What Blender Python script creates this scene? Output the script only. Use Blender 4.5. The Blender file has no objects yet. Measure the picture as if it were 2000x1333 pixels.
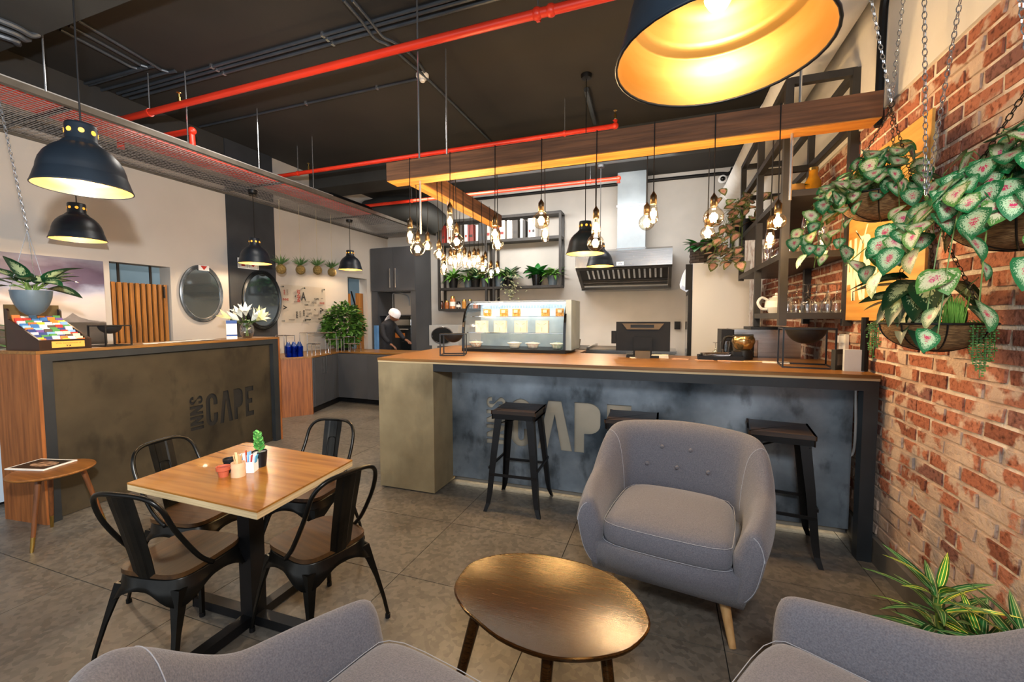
import bpy, bmesh, math, random
from mathutils import Vector, Matrix, Euler
random.seed(11)
PI = math.pi
sc = bpy.context.scene
COL = sc.collection
# ------------------------------------------------------------------ camera
CY, CP, CR, FPX, CH = 0.342875, 0.0568566, 0.00306608, 831.27, 1.47
_f = Vector((-math.sin(CY)*math.cos(CP), math.cos(CY)*math.cos(CP), -math.sin(CP)))
_r = Vector((math.cos(CY), math.sin(CY), 0)); _d = _f.cross(_r)
_R = math.cos(CR)*_r + math.sin(CR)*_d
_D = -math.sin(CR)*_r + math.cos(CR)*_d
CAM = Vector((0, 0, CH))
cd = bpy.data.cameras.new('camera'); cam = bpy.data.objects.new('camera', cd); COL.objects.link(cam)
m3 = Matrix((_R, -_D, -_f)).transposed()
cam.matrix_world = Matrix.Translation(CAM) @ m3.to_4x4()
cd.sensor_width = 36; cd.lens = FPX/2000*36; cd.clip_start = .02
sc.camera = cam

def at(px, py, x=None, y=None, z=None):
    """photo pixel -> point of the room on the plane x=, y= or z="""
    d = _R*((px-1000)/FPX) + _D*((py-666.5)/FPX) + _f
    t = (x-CAM.x)/d.x if x is not None else ((y-CAM.y)/d.y if y is not None else (z-CAM.z)/d.z)
    return CAM + d*t
# ------------------------------------------------------------------ light
W = bpy.data.worlds.new('world'); sc.world = W; W.use_nodes = True
W.node_tree.nodes['Background'].inputs[0].default_value = (.78, .88, 1, 1)
W.node_tree.nodes['Background'].inputs[1].default_value = .35
def light(name, kind, loc, e, col=(1, 1, 1), size=.1, rot=None, sy=None, spot=None, blend=.5):
    l = bpy.data.lights.new(name, kind); l.energy = e; l.color = col
    if kind == 'AREA':
        l.size = size
        if sy: l.shape = 'RECTANGLE'; l.size_y = sy
    else: l.shadow_soft_size = size
    if spot: l.spot_size = spot; l.spot_blend = blend
    o = bpy.data.objects.new(name, l); COL.objects.link(o); o.location = loc
    if rot: o.rotation_euler = rot
    return o
WARM = (1, .73, .43); COOL = (.86, .93, 1)
light('window_daylight', 'AREA', (-2.2, -2.6, 2.0), 62, COOL, 7.0, (PI/2, 0, 0), 3.4)
light('bounced_flash', 'AREA', (.25, -.25, 2.25), 34, (.93, .96, 1), .35, (math.radians(72), 0, .32), .35)
light('camera_flash', 'SPOT', (0, -.05, 2.0), 700, (.95, .97, 1), .05, (math.radians(93), 0, math.radians(60)), None, math.radians(84), 1)
light('panel_backlight', 'AREA', (-.3, 3.372, .028), 1.0, (1, .85, .6), 2.9, (0, 0, 0), .012)
light('back_wall_fill', 'AREA', (-1.6, 6.3, 3.6), 88, (1, .97, .94), 3.4, (.85, 0, 0), .4)  # added fill washing the back wall, no real fitting up there
light('kitchen_fill', 'AREA', (-3.6, 6.7, 3.55), 30, (1, .93, .84), 1.6, (.5, 0, 0), .4)  # added fill to lift the kitchen corner, not an actual fitting
light('reception_fill', 'AREA', (-3.9, 3.6, 3.9), 26, (1, .93, .84), 1.4, (0, 0, 0), .5)  # added fill to brighten the left wall, no such ceiling lamp known
light('passage_fill', 'AREA', (-6.6, 5.0, 3.6), 60, (.9, .96, 1), 1.0, (0, 0, 0), 3.0)  # added fill so the passage wall does not render black
sc.view_settings.view_transform = 'Standard'; sc.view_settings.look = 'None'
sc.view_settings.exposure = .45; sc.view_settings.gamma = 1; sc.view_settings.use_curve_mapping = False
try:
    sc.cycles.use_denoising = True; sc.cycles.max_bounces = 8; sc.cycles.transparent_max_bounces = 24
    sc.cycles.sample_clamp_indirect = 6
except Exception: pass
# ------------------------------------------------------------------ materials
def lin(h):
    if isinstance(h, str):
        h = h.lstrip('#'); c = [int(h[i:i+2], 16)/255 for i in (0, 2, 4)]
        return tuple(v/12.92 if v <= .04045 else ((v+.055)/1.055)**2.4 for v in c)
    return h
MATS = {}
def M(name, c, c2=None, rough=.5, metal=0, scale=6, detail=4, st=(1, 1, 1), lo=.35, hi=.65, bump=0, bscale=None, emit=None, es=0, spec=.5, rand=0, world=False, coat=0, sheen=0, trans=0, alpha=1, bst=None):
    if name in MATS: return MATS[name]
    m = bpy.data.materials.new(name); m.use_nodes = True; nt = m.node_tree; N = nt.nodes; L = nt.links
    b = N['Principled BSDF']; b.inputs['Roughness'].default_value = rough; b.inputs['Metallic'].default_value = metal
    b.inputs['Specular IOR Level'].default_value = spec; b.inputs['Coat Weight'].default_value = coat
    b.inputs['Sheen Weight'].default_value = sheen; b.inputs['Transmission Weight'].default_value = trans
    b.inputs['Alpha'].default_value = alpha
    c = lin(c)
    b.inputs['Base Color'].default_value = (*c, 1)
    if emit: b.inputs['Emission Color'].default_value = (*lin(emit), 1); b.inputs['Emission Strength'].default_value = es
    def vec(s, stv):
        mp = N.new('ShaderNodeMapping'); mp.inputs['Scale'].default_value = stv
        if world: L.new(N.new('ShaderNodeNewGeometry').outputs['Position'], mp.inputs[0])
        else: L.new(N.new('ShaderNodeTexCoord').outputs['Object'], mp.inputs[0])
        if rand or not world:
            oi = N.new('ShaderNodeObjectInfo'); sc_ = N.new('ShaderNodeMath'); sc_.operation = 'MULTIPLY'; sc_.inputs[1].default_value = 37
            L.new(oi.outputs['Random'], sc_.inputs[0])
            ad = N.new('ShaderNodeVectorMath'); L.new(mp.outputs[0], ad.inputs[0])
            cx = N.new('ShaderNodeCombineXYZ'); L.new(sc_.outputs[0], cx.inputs[0]); L.new(sc_.outputs[0], cx.inputs[2])
            L.new(cx.outputs[0], ad.inputs[1]); out = ad.outputs[0]
        else: out = mp.outputs[0]
        n = N.new('ShaderNodeTexNoise'); n.inputs['Scale'].default_value = s; n.inputs['Detail'].default_value = detail
        L.new(out, n.inputs['Vector']); return n
    if c2 is not None:
        n = vec(scale, st); r = N.new('ShaderNodeValToRGB')
        r.color_ramp.elements[0].position = lo; r.color_ramp.elements[1].position = hi
        r.color_ramp.elements[0].color = (*c, 1); r.color_ramp.elements[1].color = (*lin(c2), 1)
        L.new(n.outputs[0], r.inputs[0]); col = r.outputs[0]
        if rand:
            hs = N.new('ShaderNodeHueSaturation'); oi = N.new('ShaderNodeObjectInfo')
            mr = N.new('ShaderNodeMapRange'); mr.inputs[3].default_value = 1-rand; mr.inputs[4].default_value = 1+rand
            L.new(oi.outputs['Random'], mr.inputs[0]); L.new(mr.outputs[0], hs.inputs['Value']); L.new(col, hs.inputs['Color']); col = hs.outputs[0]
        L.new(col, b.inputs['Base Color'])
    if bump:
        n = vec(bscale or scale*3, bst or st); bp = N.new('ShaderNodeBump'); bp.inputs['Strength'].default_value = bump; bp.inputs['Distance'].default_value = .01
        L.new(n.outputs[0], bp.inputs['Height']); L.new(bp.outputs[0], b.inputs['Normal'])
    MATS[name] = m; return m
def glass(name, tint=(1, 1, 1), refl=.9, fac=.05):
    m = bpy.data.materials.new(name); m.use_nodes = True; nt = m.node_tree; N = nt.nodes; L = nt.links; N.clear()
    o = N.new('ShaderNodeOutputMaterial'); mx = N.new('ShaderNodeMixShader'); t = N.new('ShaderNodeBsdfTransparent'); g = N.new('ShaderNodeBsdfGlossy')
    t.inputs[0].default_value = (*tint, 1); g.inputs['Roughness'].default_value = .04
    lw = N.new('ShaderNodeLayerWeight'); lw.inputs[0].default_value = .35
    mr = N.new('ShaderNodeMapRange'); mr.inputs[3].default_value = fac; mr.inputs[4].default_value = refl
    L.new(lw.outputs['Facing'], mr.inputs[0]); pw = N.new('ShaderNodeMath'); pw.operation = 'POWER'; pw.inputs[1].default_value = 2
    L.new(mr.outputs[0], pw.inputs[0]); L.new(pw.outputs[0], mx.inputs[0]); L.new(t.outputs[0], mx.inputs[1]); L.new(g.outputs[0], mx.inputs[2]); L.new(mx.outputs[0], o.inputs[0])
    return m
G_CLEAR = glass('clear_glass', (.87, .89, .89), 1.0, .38); G_BULB = glass('bulb_glass', (1, .94, .82), .9, .12); G_CASE = glass('case_glass', (.97, .99, 1), .5, .04)
def wood(name, a, b, rough=.4, axis=0, s=3.2, bump=.08, lo=.3, hi=.7, coat=0):
    st = [14, 14, 14]; st[axis] = .9
    return M(name, a, b, rough, scale=s, st=tuple(st), lo=lo, hi=hi, bump=bump, bscale=s*1.5, coat=coat, detail=6)
W_BENCH = wood('worktop_wood', '#6c4520', '#94682f', .34); W_BENCHY = wood('worktop_wood_y', '#6c4520', '#94682f', .34, 1)
W_EDGE = M('ply_edge', '#b39a70', '#d2ba90', .6, scale=3, st=(1, 1, 90), bump=.1)
W_PANEL = wood('panel_wood', '#6e3d1a', '#9a5c2c', .5, 2)
W_TABLE = wood('table_wood', '#86501a', '#ae7630', .26, 0, 2.2, .03, coat=.3)
W_SEAT = wood('seat_wood', '#33200f', '#56391b', .4, 1)
W_STOOL = wood('stool_wood', '#241b16', '#43342a', .5, 0)
W_DARK = wood('espresso_wood', '#1c0e05', '#3d230d', .18, 0, 14, .035, coat=.0); _b = W_DARK.node_tree.nodes['Principled BSDF']; _b.inputs['Specular IOR Level'].default_value = .45; _b.inputs['Specular Tint'].default_value = (1, .74, .36, 1); _b.inputs['IOR'].default_value = 1.5
W_WALNUT = wood('walnut', '#4a2a15', '#7a4824', .4, 2); W_TOP = wood('side_top_wood', '#6b3f16', '#8f5a22', .4, 0)
W_OAK = wood('oak_leg', '#b58a55', '#d3aa74', .45, 2)
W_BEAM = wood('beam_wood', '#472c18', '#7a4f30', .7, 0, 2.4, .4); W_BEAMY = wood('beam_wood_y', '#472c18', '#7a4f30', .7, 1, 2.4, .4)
W_LIT = wood('beam_raw_underside', '#94591a', '#bd8433', .6, 0, 2.4, .2); W_LITY = wood('beam_lit_underside_y', '#94591a', '#bd8433', .6, 1, 2.4, .2)  # beam wood again, with the glow of the bulbs painted into the underside
W_SLAT = wood('slat_wood', '#6e4116', '#a86d2c', .55, 2, 2.4)
W_PLY = wood('sign_ply', '#b07a30', '#cf9f52', .5, 1, 1.6)
BLACK = M('black_steel', '#0c0c0d', '#131315', .42, .0, scale=8, spec=.35); CHAIRM = M('chair_metal', '#1b1a18', '#2a2824', .3, .75, scale=6)
DKFRAME = M('charcoal_frame', '#1f2326', '#272b2e', .5, .1, scale=5); SHELFM = M('shelf_steel', '#2c2a28', '#3a3734', .5, .3, scale=5)
CEIL = M('ceiling_paint', '#2a2825', '#322f2b', .8, scale=1.2, bump=.05, bscale=60)
BEAMP = M('black_beam_paint', '#2d2e2d', '#363735', .7, scale=1.5, bump=.05, bscale=60)
PLASTER = M('greige_plaster', '#aaa196', '#b9b0a5', .85, scale=1.3, lo=.2, hi=.8, bump=.05, bscale=40, world=True)
KPLASTER = M('kitchen_plaster', '#a5a19b', '#c2bdb5', .8, scale=1.1, lo=.25, hi=.75, bump=.05, bscale=40, world=True)
WHITEP = M('white_plaster', '#cfc9bf', '#dad5cc', .85, scale=2, bump=.15, bscale=30, world=True)
DKWALL = M('charcoal_wall', '#26282b', '#2f3134', .8, scale=3); BLUEG = M('bluegrey_wall', '#6f8087', '#7c8c92', .8, scale=2)
GREYCAB = M('grey_laminate', '#3b3c3f', '#424346', .5, scale=2, bump=.02, bscale=200); GREYT = M('grey_tile', '#55524d', '#6b665f', .5, scale=5)
STEEL = M('stainless', '#b8babb', '#c8c9ca', .24, 1, scale=3, st=(1, 1, 30)); DUCTM = M('galvanised', '#8d979d', '#a3adb3', .55, .35, scale=2)
CHROME = M('chrome', '#d0d0d0', None, .12, 1); ZINC = M('zinc_chain', '#c9ccd0', None, .25, .9); BRASS = M('brass', '#c8a55a', None, .28, 1)
GOLD = M('gold_lining', '#c08f45', '#cfa35c', .40, .8, scale=3, st=(1, 1, 6)); LAMPM = M('lamp_black', '#10171e', '#172029', .40, .1, scale=4)
RED = M('red_pipe', '#d8321c', '#e03a22', .35, scale=3); CONDUIT = M('conduit_grey', '#3b4046', '#474d53', .4, .2, scale=4)
WHITEG = M('white_gloss', '#e6e6e4', None, .3); WHITEM = M('white_matt', '#e4e2de', '#dcd9d3', .6, scale=9); PAPER = M('paper', '#e9e4da', '#dcd5c8', .7, scale=4)
FABRIC = M('grey_fabric', '#5f5f67', '#76757c', .95, scale=220, detail=2, lo=.3, hi=.7, bump=.25, bscale=260, sheen=.25, spec=.15); STITCH = M('white_stitch', '#a9abb2', None, .8)
COIR = M('coir', '#6a4c2c', '#9a764a', .95, scale=40, st=(1, 1, 5), bump=.9, bscale=60); WIRE = M('black_wire', '#15130f', None, .5, .3)
BLACKP = M('black_plastic', '#0e0e0f', '#141415', .45, scale=5, spec=.25); BLACKG = M('black_gloss', '#0b0b0c', None, .1); SCREENB = M('dark_glass', '#141617', None, .06)
FILM = M('filament', '#ffffff', None, .5, emit='#ffd08a', es=110); LAMPE = M('lamp_bulb', '#ffffff', None, .5, emit='#ffe6b8', es=3)
LEDW = M('case_light', '#ffffff', None, .5, emit='#f4fbff', es=5)
SOIL = M('soil', '#2a1d12', '#3b2a1b', .95, scale=30, bump=.6); STEM = M('stem_green', '#4c6a2c', '#6d8a3e', .6, scale=10)
BARK = M('bark', '#4a3824', '#6b5236', .9, scale=20, bump=.5); GREYPOT = M('grey_pot', '#4d5a63', '#56636c', .35, scale=6)
TERRA = M('terracotta', '#a8492c', '#bf5c3a', .6, scale=12); BEIGEPOT = M('sand_pot', '#c79a72', '#d7ad86', .7, scale=14)
BLUEW = M('blue_shrink_wrap', '#0d1c46', '#23498c', .15, scale=9, bump=.4, spec=.8)
# ------------------------------------------------------------------ mesh builder
class B:
    def __init__(s): s.bm = bmesh.new()
    def box(s, x0, x1, y0, y1, z0, z1, mtx=None):
        vs = [s.bm.verts.new(Vector(p) if mtx is None else mtx @ Vector(p)) for p in ((x0, y0, z0), (x1, y0, z0), (x1, y1, z0), (x0, y1, z0), (x0, y0, z1), (x1, y0, z1), (x1, y1, z1), (x0, y1, z1))]
        for f in ((0, 3, 2, 1), (4, 5, 6, 7), (0, 1, 5, 4), (1, 2, 6, 5), (2, 3, 7, 6), (3, 0, 4, 7)): s.bm.faces.new([vs[i] for i in f])
        return s
    def bar(s, a, b, w, h=None, up=(0, 0, 1)):
        a = Vector(a); b = Vector(b); h = h or w; d = (b-a); l = d.length; d.normalize(); u = Vector(up)
        if abs(d.dot(u)) > .98: u = Vector((0, 1, 0))
        sx = d.cross(u).normalized(); uz = sx.cross(d)
        mt = Matrix((sx, d, uz)).transposed().to_4x4(); mt.translation = a
        return s.box(-w/2, w/2, 0, l, -h/2, h/2, mt)
    def tube(s, pts, r, n=8, closed=False, cap=True):
        pts = [Vector(p) for p in pts]; k = len(pts); rr = r if isinstance(r, (list, tuple)) else [r]*k
        rings = []; prev = None
        for i, p in enumerate(pts):
            if closed: d = (pts[(i+1) % k]-pts[i-1])
            else: d = (pts[min(i+1, k-1)]-pts[max(i-1, 0)])
            d.normalize()
            if prev is None:
                u = Vector((0, 0, 1)) if abs(d.z) < .9 else Vector((1, 0, 0)); u = (u-d*u.dot(d)).normalized()
            else:
                u = prev-d*prev.dot(d); u = u.normalized() if u.length > 1e-6 else Vector((1, 0, 0))
            prev = u; w = d.cross(u)
            rings.append([s.bm.verts.new(p+(u*math.cos(2*PI*j/n)+w*math.sin(2*PI*j/n))*rr[i]) for j in range(n)])
        for i in range(k if closed else k-1):
            A = rings[i]; Q = rings[(i+1) % k]
            for j in range(n): s.bm.faces.new((A[j], A[(j+1) % n], Q[(j+1) % n], Q[j]))
        if cap and not closed: s.bm.faces.new(rings[0][::-1]); s.bm.faces.new(rings[-1])
        return s
    def lathe(s, prof, n=24, c=(0, 0, 0), sx=1, sy=1, mtx=None):
        rings = []; c = Vector(c)
        def tr(p): return (mtx @ p if mtx else p)+c
        for r, z in prof:
            if r < 1e-6: rings.append([s.bm.verts.new(tr(Vector((0, 0, z))))])
            else: rings.append([s.bm.verts.new(tr(Vector((r*math.cos(2*PI*j/n)*sx, r*math.sin(2*PI*j/n)*sy, z)))) for j in range(n)])
        for A, Q in zip(rings, rings[1:]):
            for j in range(n):
                j2 = (j+1) % n
                if len(A) == 1 and len(Q) == 1: continue
                if len(A) == 1: s.bm.faces.new((A[0], Q[j2], Q[j]))
                elif len(Q) == 1: s.bm.faces.new((A[j], A[j2], Q[0]))
                else: s.bm.faces.new((A[j], A[j2], Q[j2], Q[j]))
        return s
    def cyl(s, c, r, h, n=20, r2=None, cap=True):
        r2 = r if r2 is None else r2
        return s.lathe(([(0, 0)] if cap else [])+[(r, 0), (r2, h)]+([(0, h)] if cap else []), n, c)
    def prism(s, poly, z0, z1, mtx=None):
        f = lambda p, z: s.bm.verts.new(Vector((p[0], p[1], z)) if mtx is None else mtx @ Vector((p[0], p[1], z)))
        a = [f(p, z0) for p in poly]; b = [f(p, z1) for p in poly]; n = len(poly)
        s.bm.faces.new(a[::-1]); s.bm.faces.new(b)
        for i in range(n): s.bm.faces.new((a[i], a[(i+1) % n], b[(i+1) % n], b[i]))
        return s
    def ball(s, c, r, u=12, v=8, sc_=(1, 1, 1)):
        return s.lathe([(r*math.sin(PI*i/v)*1, -r*math.cos(PI*i/v)*sc_[2]) for i in range(v+1)], u, c, sc_[0], sc_[1])
    def quad(s, *p): s.bm.faces.new([s.bm.verts.new(Vector(q)) for q in p]); return s
    def xf(s, m): bmesh.ops.transform(s.bm, matrix=m, verts=s.bm.verts); return s
    def bevel(s, w, seg=2):
        es = [e for e in s.bm.edges if len(e.link_faces) == 2 and e.calc_face_angle(0) > .6]
        bmesh.ops.bevel(s.bm, geom=es, offset=w, segments=seg, profile=.6, affect='EDGES', clamp_overlap=True); return s
    def mesh(s, name, mat, smooth=False, sub=0):
        bmesh.ops.recalc_face_normals(s.bm, faces=s.bm.faces)
        me = bpy.data.meshes.new(name); s.bm.to_mesh(me); s.bm.free()
        if mat: me.materials.append(mat)
        if smooth: me.polygons.foreach_set('use_smooth', [True]*len(me.polygons))
        return me
    def obj(s, name, mat, parent=None, smooth=False, sub=0, loc=None, rot=None, label=None):
        o = bpy.data.objects.new(name, s.mesh(name, mat, smooth)); COL.objects.link(o)
        if smooth == 'auto':
            md = o.modifiers.new('e', 'EDGE_SPLIT'); md.split_angle = .6
        if sub:
            md = o.modifiers.new('s', 'SUBSURF'); md.levels = sub; md.render_levels = sub
        if parent: o.parent = parent
        if loc is not None: o.location = loc
        if rot is not None: o.rotation_euler = rot
        if label: o['label'] = label
        return o
def inst(name, me, parent=None, mtx=None):
    o = bpy.data.objects.new(name, me); COL.objects.link(o)
    if parent: o.parent = parent
    if mtx is not None: o.matrix_local = mtx
    return o
def tag(o, label, cat, group=None, kind=None):
    o['label'] = label; o['category'] = cat
    if group: o['group'] = group
    if kind: o['kind'] = kind
    return o
def thing(name, label, cat, loc=(0, 0, 0), rz=0, group=None):
    o = bpy.data.objects.new(name, None); COL.objects.link(o); o.location = loc; o.rotation_euler = (0, 0, rz); o.empty_display_size = .1
    return tag(o, label, cat, group)
def struct(o): o['kind'] = 'structure'; return o
def dup(root, loc, rz=None, label=None, group=None):
    r = root.copy(); COL.objects.link(r); r.location = loc
    if rz is not None: r.rotation_euler = (0, 0, rz)
    if label: r['label'] = label
    if group: r['group'] = group
    for ch in list(root.children):
        c = ch.copy(); COL.objects.link(c); c.parent = r
        for g in list(ch.children):
            d = g.copy(); COL.objects.link(d); d.parent = c
    return r
def text(name, s, size, mat, parent, loc, rot, ext=.0006, xs=1, bold=0, align='CENTER'):
    cu = bpy.data.curves.new(name, 'FONT'); cu.body = s; cu.size = size; cu.extrude = ext; cu.align_x = align; cu.align_y = 'CENTER'; cu.offset = bold; cu.resolution_u = 3
    t = bpy.data.objects.new('tmp', cu); COL.objects.link(t); bpy.context.view_layer.update()
    me = bpy.data.meshes.new_from_object(t.evaluated_get(bpy.context.evaluated_depsgraph_get())); bpy.data.objects.remove(t)
    me.name = name; me.materials.clear(); me.materials.append(mat)
    o = bpy.data.objects.new(name, me); COL.objects.link(o); o.parent = parent; o.location = loc; o.rotation_euler = rot; o.scale = (xs, 1, 1)
    return o
def smooth_path(pts, n=6, closed=False):
    P_ = [Vector(p) for p in pts]; k = len(P_); out = []
    rng = range(k if closed else k-1)
    for i in rng:
        if closed: p0, p1, p2, p3 = P_[i-1], P_[i], P_[(i+1) % k], P_[(i+2) % k]
        else: p0, p1, p2, p3 = P_[max(i-1, 0)], P_[i], P_[i+1], P_[min(i+2, k-1)]
        for j in range(n):
            t = j/n
            out.append(.5*((2*p1)+(p2-p0)*t+(2*p0-5*p1+4*p2-p3)*t*t+(3*p1-p0-3*p2+p3)*t**3))
    if not closed: out.append(P_[-1])
    return out
# ------------------------------------------------------------------ the room
XL, XR, YB, ZC = -5.9, 1.22, 8.2, 4.0
# floor: tiles with recessed joints
def tile_mat():
    m = M('stone_tile', '#57514a', '#777168', .40, scale=2.2, detail=10, lo=.2, hi=.8, world=True, bump=.04, bscale=30, spec=.4)
    nt = m.node_tree; N = nt.nodes; L = nt.links; b = N['Principled BSDF']; src = b.inputs['Base Color'].links[0].from_socket
    g = N.new('ShaderNodeNewGeometry'); v = N.new('ShaderNodeTexVoronoi'); v.inputs['Scale'].default_value = 42; v.inputs['Randomness'].default_value = 1
    nz = N.new('ShaderNodeTexNoise'); nz.inputs['Scale'].default_value = 9; nz.inputs['Detail'].default_value = 5; L.new(g.outputs['Position'], nz.inputs['Vector'])
    ma = N.new('ShaderNodeVectorMath'); ma.operation = 'MULTIPLY_ADD'; ma.inputs[1].default_value = (.02, .02, .02); L.new(nz.outputs['Color'], ma.inputs[0]); L.new(g.outputs['Position'], ma.inputs[2]); L.new(ma.outputs[0], v.inputs['Vector'])
    r = N.new('ShaderNodeValToRGB'); e = r.color_ramp.elements; e[0].position = .1; e[0].color = (.62, .6, .56, 1); e[1].position = .85; e[1].color = (1.3, 1.27, 1.2, 1)
    sp = N.new('ShaderNodeSeparateColor'); L.new(v.outputs['Color'], sp.inputs[0]); L.new(sp.outputs[0], r.inputs[0])
    mx = N.new('ShaderNodeMix'); mx.data_type = 'RGBA'; mx.blend_type = 'MULTIPLY'; mx.inputs[0].default_value = .6
    L.new(src, mx.inputs[6]); L.new(r.outputs[0], mx.inputs[7]); L.new(mx.outputs[2], b.inputs['Base Color'])
    return m
fl = struct(B().box(XL-1.2, XR+.3, -3, YB+.2, -.12, -.012).obj('floor', M('grout', '#2a2622', None, .9)))
TW, TH = .84, .64
tme = B().box(-TW/2+.0022, TW/2-.0022, -TH/2+.0022, TH/2-.0022, -.013, 0).bevel(.0015, 1).mesh('tile', tile_mat())
for i in range(-6, 4):
    for j in range(-3, 14):
        cx = -1.405+TW*(i+.5); cy = 2.0+TH*(j-3+.5)-0*TH
        if cx < XR+.5 and cx > XL-.5: inst('tile', tme, fl, Matrix.Translation((cx, cy, 0)))
struct(B().box(XL-1.4, XR+.3, -3, YB+.2, ZC, ZC+.12).obj('ceiling', CEIL))
struct(B().box(XL, XR, 1.15, 1.97, 3.62, ZC-.001).bevel(.006).obj('trim_1', BEAMP))
struct(B().box(XL, XR, 5.97, 6.5, 3.71, ZC-.001).bevel(.006).obj('trim_2', BEAMP))
# left wall with two openings
wl = B(); xa, xb = XL-.2, XL
g0, g1, gt = 3.03, 3.66, 2.11
d0, d1, dt = 6.88, 7.46, 2.27
wl.box(xa, xb, -3, g0, 0, ZC).box(xa, xb, g0, g1, gt, ZC).box(xa, xb, g1, d0, 0, ZC).box(xa, xb, d0, d1, dt, ZC).box(xa, xb, d1, YB, 0, ZC)
struct(wl.obj('wall_left', PLASTER))
struct(B().box(XL-1.25, XL-1.15, g0-.8, d1+.9, 0, ZC).box(XL-1.2, XL-.2, g0-.8, g0-.7, 0, ZC).box(XL-1.2, XL-.2, d1+.8, d1+.9, 0, ZC).obj('wall_passage', BLUEG))
struct(B().box(XL, XL+.03, 4.425, 5.2, 0, 3.22).box(XL, XL+.03, 4.425, 5.2, 3.3, ZC).obj('trim_3', DKWALL))
struct(B().box(XL, XL+.012, -3, 5.2, 3.33, ZC).obj('trim_4', CEIL))
struct(B().box(XL-.2, XR+.3, YB, YB+.2, 0, ZC).obj('wall_back', KPLASTER))
# right wall: mortar bed, individual bricks, white plaster above
def brick_mats():
    out = []
    for nm, base in (('brick_face', True), ('mortar', False)):
        m = bpy.data.materials.new(nm); m.use_nodes = True; nt = m.node_tree; N = nt.nodes; L = nt.links; b = N['Principled BSDF']; b.inputs['Roughness'].default_value = .9; b.inputs['Specular IOR Level'].default_value = .2
        g = N.new('ShaderNodeNewGeometry')
        def noise(s, d=6):
            n = N.new('ShaderNodeTexNoise'); n.inputs['Scale'].default_value = s; n.inputs['Detail'].default_value = d; L.new(g.outputs['Position'], n.inputs['Vector']); return n
        def ramp(src, *st):
            r = N.new('ShaderNodeValToRGB'); el = r.color_ramp.elements
            while len(el) < len(st): el.new(.5)
            for e, (p, c) in zip(el, st): e.position = p; e.color = (*lin(c), 1)
            L.new(src, r.inputs[0]); return r.outputs[0]
        plast = ramp(noise(5).outputs[0], (.3, '#a78d7c'), (.55, '#c4ab97'), (.75, '#8f8580'))
        if base:
            oi = N.new('ShaderNodeObjectInfo'); col0 = ramp(oi.outputs['Random'], (0, '#84503e'), (.3, '#a0624a'), (.6, '#b4745a'), (.85, '#98624f'), (1, '#7c5750'))
            n1 = ramp(noise(48, 9).outputs[0], (.3, '#6b5a55'), (.5, '#ffffff'), (.8, '#ffffff'))
            mm = N.new('ShaderNodeMix'); mm.data_type = 'RGBA'; mm.blend_type = 'MULTIPLY'; mm.inputs[0].default_value = .75; L.new(col0, mm.inputs[6]); L.new(n1, mm.inputs[7]); col = mm.outputs[2]
        else: col = ramp(noise(12).outputs[0], (.3, '#c4b3a0'), (.7, '#e2d5c4'))
        # leftover plaster, more of it lower on the wall
        sx = N.new('ShaderNodeSeparateXYZ'); L.new(g.outputs['Position'], sx.inputs[0])
        mr = N.new('ShaderNodeMapRange'); mr.inputs[1].default_value = .2; mr.inputs[2].default_value = 1.35; mr.inputs[3].default_value = .60 if base else .66; mr.inputs[4].default_value = .44 if base else .5; L.new(sx.outputs[2], mr.inputs[0])
        na = noise(6.5, 9); ad = N.new('ShaderNodeMath'); ad.operation = 'ADD'; L.new(na.outputs[0], ad.inputs[0]); L.new(mr.outputs[0], ad.inputs[1])
        r2 = N.new('ShaderNodeMapRange'); r2.inputs[1].default_value = .99; r2.inputs[2].default_value = 1.04; L.new(ad.outputs[0], r2.inputs[0])
        mx = N.new('ShaderNodeMix'); mx.data_type = 'RGBA'; L.new(r2.outputs[0], mx.inputs[0]); L.new(col, mx.inputs[6]); L.new(plast, mx.inputs[7]); L.new(mx.outputs[2], b.inputs['Base Color'])
        bp = N.new('ShaderNodeBump'); bp.inputs['Strength'].default_value = .7; bp.inputs['Distance'].default_value = .012; L.new(noise(55, 8).outputs[0], bp.inputs['Height']); L.new(bp.outputs[0], b.inputs['Normal'])
        out.append(m)
    return out
BRICKM, MORTAR = brick_mats()
wr = struct(B().box(XR, XR+.25, -3, YB, 0, ZC).obj('wall_right', MORTAR))
B().box(XR-.016, XR+.001, -3, YB, 2.70, ZC).obj('upper_plaster', WHITEP, wr, label='white plaster above the bricks')
bms = []
for k in range(7):
    b = B().box(-.006, .02, -.103, .103, -.0278, .0278).bevel(.005, 1)
    rr = random.Random(k)
    for v in b.bm.verts: v.co += Vector((rr.uniform(-.003, .002), rr.uniform(-.006, .006), rr.uniform(-.004, .004)))
    bms.append(b.mesh('brick', BRICKM))
rest = B(); nb = 0
for c in range(35):
    z = .16+.0315+c*.0748
    if z > 2.69: break
    for k in range(26):
        y = .35+(.2345*k)+(.117 if c % 2 else 0)
        if 1.92 < y < 3.95 and nb < 300:
            nb += 1
            inst('brick', bms[random.randrange(7)], wr, Matrix.Translation((XR-random.uniform(-.002, .004), y, z)) @ Matrix.Rotation(random.uniform(-.012, .012), 4, 'X') @ Matrix.Rotation(random.uniform(-.015, .015), 4, 'Z'))
        else:
            j = random.uniform(-.003, .003); rest.box(XR-.008+j, XR+.02, y-.103, y+.103, z-.0278, z+.0278)
o = rest.obj('brick', BRICKM, wr); o['kind'] = 'stuff'
struct(B().box(XR-.03, XR-.004, -1, 3.8, 0, .15).bevel(.004).obj('baseboard_right', GREYT))
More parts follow.
